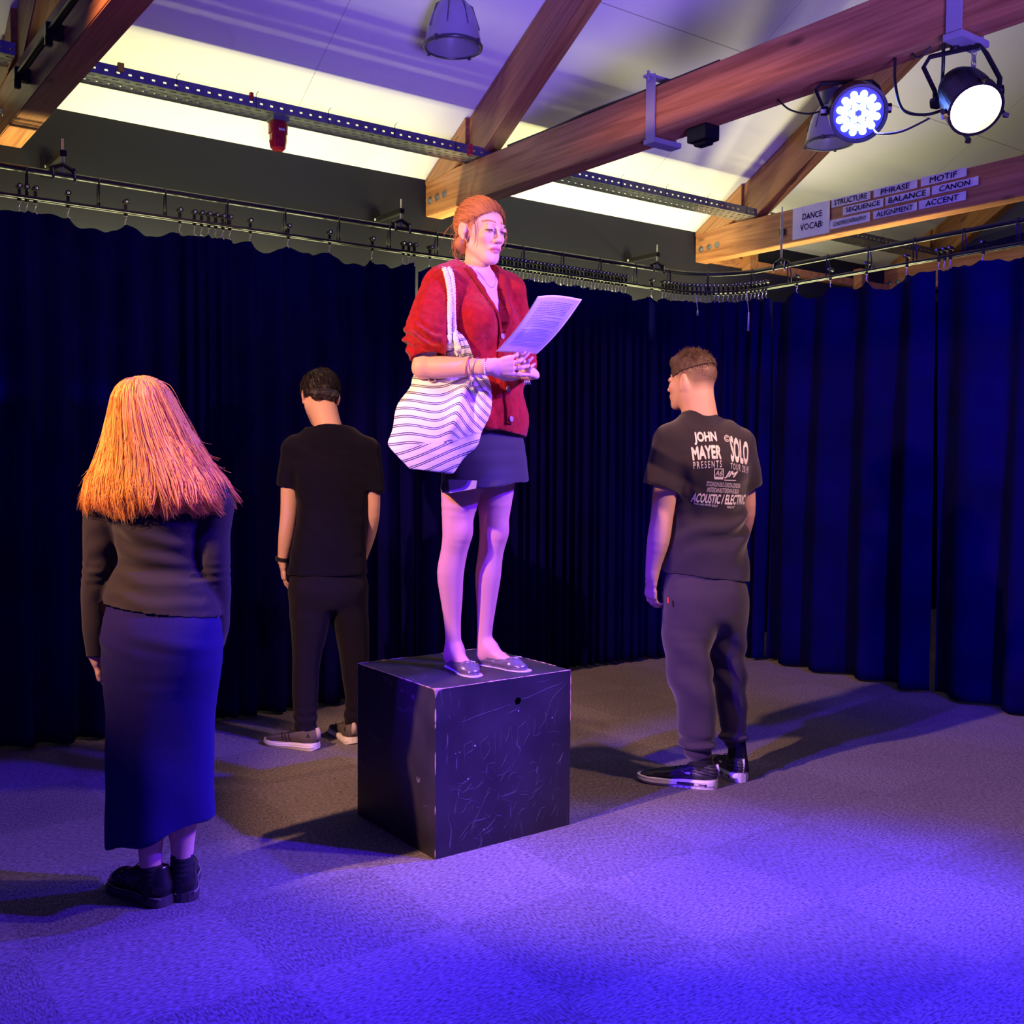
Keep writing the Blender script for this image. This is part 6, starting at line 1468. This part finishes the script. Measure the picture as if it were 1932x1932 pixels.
# bracelet charms under the left wrist
c_ = wl+[-.015, -.02, -.022]
for e in range(4): MB().tube([c_+[-.006+.004*e, 0, 0], c_+[-.010+.007*e, 0, -.018]], [.0012, .0024], 5).build('charm', silver, G, smooth=True)
bvb = bvh(bodyW.data)
def ring(c, ax_, r_): 
    a = Vector(ax_).normalized(); q = a.to_track_quat('Z', 'Y').to_matrix(); MB().tube([np.array(c)+np.array(q @ Vector((r_*math.cos(t_), r_*math.sin(t_), 0))) for t_ in np.linspace(0, 2*pi, 18)[:-1]], .0013, 5, closed=True).build('ring', silver, G, smooth=True)
hdn = hd/np.linalg.norm(hd); hn = np.array([.10, .92, .35]); hn -= hdn*(hn@hdn); hn /= np.linalg.norm(hn); hs = np.cross(hn, hdn)
ring(wr+hdn*.098+hs*.027+hn*.003, hdn, .0092); ring(wr+hdn*.096+hs*.009+hn*.006, hdn+hn*.3, .0094)
nk = []
for t_ in np.linspace(-1, 1, 30):
    p = nb+f_*(.0)+s_*.052*t_+np.array([0, 0, .028-.070*(1-t_*t_)]); h = bvb.ray_cast(Vector(p+f_*.3), Vector(-f_))
    if h[0] is not None: nk.append(np.array(h[0])+f_*.0012)
if len(nk) > 4: MB().tube(nk, .0009, 5).build('necklace', silver, G, smooth=True)

# ---- the sheet of paper she holds
D0 = P(936, 663, -.30); C0 = P(1013, 668, -.185); A0 = P(1015, 559, -.43); B0 = P(1098, 565, -.31)
Gp = empty('script_sheet', (2.104, 3.026, .56), ROT, label='white printed sheet held up and read by the person on the cube', cat='sheet of paper')
def ps(u, v, off=0):
    p = (D0*(1-u)+C0*u)*(1-v)+(A0*(1-u)+B0*u)*v; nn = np.cross(C0-D0, A0-D0); nn /= np.linalg.norm(nn)
    return p+nn*(-.016*math.sin(u*pi)*(1-.35*v)+.010*math.sin(v*pi)+.0035*math.exp(-((u-.22)**2+(v-.42)**2)/.012)+off)-np.array([0, 0, .012*math.sin(u*pi)*(1-v)])
def patch(u0, u1, v0, v1, nu, nv, off): 
    vs = [ps(u0+(u1-u0)*i/nu, v0+(v1-v0)*j/nv, off) for j in range(nv+1) for i in range(nu+1)]; return vs, [(j*(nu+1)+i, j*(nu+1)+i+1, (j+1)*(nu+1)+i+1, (j+1)*(nu+1)+i) for j in range(nv) for i in range(nu)]
mb = MB(); mb.add(*patch(0, 1, 0, 1, 24, 30, 0)); o = mb.build('sheet', mat('sheet paper', (.80, .78, .82), .55), Gp, smooth=True); md = o.modifiers.new('t', 'SOLIDIFY'); md.thickness = .0005; md.offset = 0
mb = MB(); r = random.Random(9)
for k in range(29):
    v = .90-k*.0262-(.02 if k > 15 else 0); u = .16; end = .88 if r.random() < .8 else r.uniform(.4, .8)
    while u < end:
        w_ = r.uniform(.02, .07); 
        for of in (.0007, -.0007): mb.add(*patch(u, min(u+w_, end), v, v+.0065, 3, 1, of))
        u += w_+.010
mb.build('printed_lines', mat('printed text grey', (.16, .13, .24), .7), Gp)

# ---- striped tote bag
Gb = empty('tote_bag', (2.104, 3.026, .56), ROT, label='cream canvas tote bag with dark double stripes and rope handles on the reader shoulder', cat='tote bag')
def stripes():
    m = bpy.data.materials.new('striped canvas'); m.use_nodes = True; n = nt(m).nodes; l = nt(m).links; b = n['Principled BSDF']; b.inputs['Roughness'].default_value = .85
    at = n.new('ShaderNodeAttribute'); at.attribute_name = 'Col'; sp = n.new('ShaderNodeSeparateColor'); l.new(at.outputs['Color'], sp.inputs[0])
    def M_(op, a, b_=None):
        q = n.new('ShaderNodeMath'); q.operation = op
        (l.new(a, q.inputs[0]) if not isinstance(a, (int, float)) else q.inputs[0].__setattr__('default_value', a))
        if b_ is not None: (l.new(b_, q.inputs[1]) if not isinstance(b_, (int, float)) else q.inputs[1].__setattr__('default_value', b_))
        return q.outputs[0]
    ph = M_('FRACT', M_('MULTIPLY', sp.outputs[0], 100/2.85))
    l1 = M_('LESS_THAN', M_('ABSOLUTE', M_('SUBTRACT', ph, .40)), .055); l2 = M_('LESS_THAN', M_('ABSOLUTE', M_('SUBTRACT', ph, .60)), .055)
    mk = M_('MAXIMUM', l1, l2)
    mx = n.new('ShaderNodeMix'); mx.data_type = 'RGBA'; mx.inputs[6].default_value = (.88, .85, .80, 1); mx.inputs[7].default_value = (.045, .035, .06, 1); l.new(mk, mx.inputs[0]); l.new(mx.outputs[2], b.inputs['Base Color'])
    tc = n.new('ShaderNodeTexCoord'); no = n.new('ShaderNodeTexNoise'); no.inputs['Scale'].default_value = 350; l.new(tc.outputs['Object'], no.inputs['Vector'])
    bp = n.new('ShaderNodeBump'); bp.inputs['Strength'].default_value = .35; bp.inputs['Distance'].default_value = .003; l.new(no.outputs[0], bp.inputs['Height']); l.new(bp.outputs[0], b.inputs['Normal']); return m
canv = stripes()
yb = -.165
F = SDF((-.36, -.36, .66), (.08, -.04, 1.26), .0034)
sb = np.array([1, .12, 0])
F.chain([(P(857, 628, yb+.01), (.016, .020)), (P(862, 650, yb+.01), (.038, .034)), (P(862, 675, yb+.01), (.056, .030)), (P(852, 705, yb+.015), (.125, .034)), (P(850, 735, yb-.005), (.142, .056)), (P(841, 765, yb-.02), (.151, .074)), (P(831, 795, yb-.03), (.154, .086)), (P(823, 818, yb-.03), (.151, .086)), (P(816, 845, yb-.03), (.146, .080)), (P(817, 868, yb-.03), (.120, .066)), (P(818, 886, yb-.03), (.088, .050))], .02, sb)
F.cut(P(820, 889, yb), (-.06, 0, -1))
F.cut(P(874, 868, yb), (.75, 0, -.68)); F.cut(P(759, 866, yb), (-.74, 0, -.66))
xpa = P(882, 720, yb)[0]; za_ = P(882, 720, yb)[2]; xpb = P(855, 815, yb)[0]; zb2 = P(855, 815, yb)[2]
def xcrease(z): return xpb+(xpa-xpb)*np.clip((z-zb2)/(za_-zb2), 0, 1.3)
def bd(V, N):
    z = V[:, 2]; x = V[:, 0]; xp = xcrease(z); fr = np.clip(-N[:, 1]*2, 0, 1)
    rid = .013*np.exp(-((x-xp)/.022)**2)-.012*np.exp(-((x-xp-.045)/.020)**2)
    return rid*fr*np.clip((z-zb2+.05)*12, 0, 1)*np.clip((za_+.06-z)*20, 0, 1)+.0035*np.sin((x*.9+z*.55)*52+1.6*nz(V, 9, 101))+.0035*nz(V, 16, 102)+.003*np.sin(np.arctan2(V[:, 1]-yb, x+.1)*18)*np.clip((z-1.00)*12, 0, 1)
def bcol(V):
    z = V[:, 2]-.66; x = V[:, 0]; C = np.zeros((len(V), 3)); xc = P(838, 780, yb)[0]; xp = xcrease(V[:, 2])
    v = z+.65*np.clip(x-xp, 0, 1)-.022*np.exp(-((x-xp)/.040)**2)+.006*np.sin((x-xc)*30+z*8)-.06*np.clip(xp-x-.05, 0, .15)*np.clip(1-(V[:, 2]-zb2)*6, 0, 1)
    zb_ = P(838, 832, yb)[2]-.66; base = zb_-.0
    # the bottom panel: stripes run up to the right below a seam
    low = (z < base+.22*(x-xc)-.012*np.exp(-((x-xp)/.04)**2))
    C[:, 0] = np.where(low, z-.34*(x-xc)-.008*np.sin((x-xc)*16), v); C[:, 1] = low; return C
me = F.mesh('canvas_body', 2, bd, bcol); bag = link('canvas_body', me, canv, Gb, True); bvg = bvh(me)
sm = MB(); pts = []
for px, py in [(737, 822), (760, 836), (790, 835), (820, 826), (845, 815), (862, 800), (872, 822), (890, 838), (898, 845)]:
    p = P(px, py, yb-.1); h = bvg.ray_cast(Vector(p-np.array([0, .3, 0])), Vector((0, 1, 0)))
    if h[0] is not None: pts.append(np.array(h[0]))
rope = mat('white cotton rope', (.80, .76, .74), .85, bump=.5, bscale=300)
def rope_(pts, name):
    Q = np.array(pts); n = 90; u = np.linspace(0, len(Q)-1, n); out = []
    for t_ in u:
        i = int(min(t_, len(Q)-2)); f0 = t_-i; p0 = Q[max(i-1, 0)]; p1, p2 = Q[i], Q[i+1]; p3 = Q[min(i+2, len(Q)-1)]
        out.append(.5*((2*p1)+(-p0+p2)*f0+(2*p0-5*p1+4*p2-p3)*f0**2+(-p0+3*p1-3*p2+p3)*f0**3))
    C_ = np.array(out); T = np.gradient(C_, axis=0); T /= np.linalg.norm(T, axis=1)[:, None]; mb = MB(); sl = np.concatenate([[0], np.cumsum(np.linalg.norm(np.diff(C_, axis=0), axis=1))])
    for k in range(3):
        pp = []
        for c_, t_, L_ in zip(C_, T, sl):
            u_ = np.cross(t_, [.2, 1, .1]); u_ /= np.linalg.norm(u_); v_ = np.cross(t_, u_); a = L_*230+k*2.094; pp.append(c_+(u_*math.cos(a)+v_*math.sin(a))*.0048)
        mb.tube(pp, .0054, 6)
    mb.build(name, rope, Gb, smooth=True)
def onto(px, py, y0, off=.010):
    p = P(px, py, y0); h = bvc.ray_cast(Vector(p-np.array([0, .3, 0])), Vector((0, 1, 0))); return (np.array(h[0])-np.array([0, off, 0])) if h[0] is not None else p
r1 = [P(845, 518, .09), P(838, 506, .05), P(841, 502, .0)]+[onto(*q, -.1) for q in ((850, 514), (855, 535), (857, 560), (857, 590), (858, 615))]+[P(860, 640, yb-.03), P(864, 658, yb-.035)]
r2 = [P(838, 520, .09), P(828, 508, .04), P(832, 505, -.02)]+[onto(*q, -.1) for q in ((841, 514), (847, 535), (851, 560), (851, 590), (850, 615))]+[P(848, 640, yb-.03), P(846, 655, yb-.03)]
rope_(r1, 'rope_handle'); rope_(r2, 'rope_handle')
for q in (r1[-1], r2[-1]): MB().lathe([(1e-4, -.012), (.010, -.009), (.012, 0), (.009, .010), (1e-4, .012)], 12, q).build('rope_knot', rope, Gb, smooth=True)
MB().lathe([(.0105, -.003), (.014, -.003), (.014, .003), (.0105, .003), (.0105, -.003)], 20, P(815, 714, yb-.062), (0, -1, .2)).build('eyelet', mat('brass eyelet', (.7, .5, .35), .35, .7), Gb)
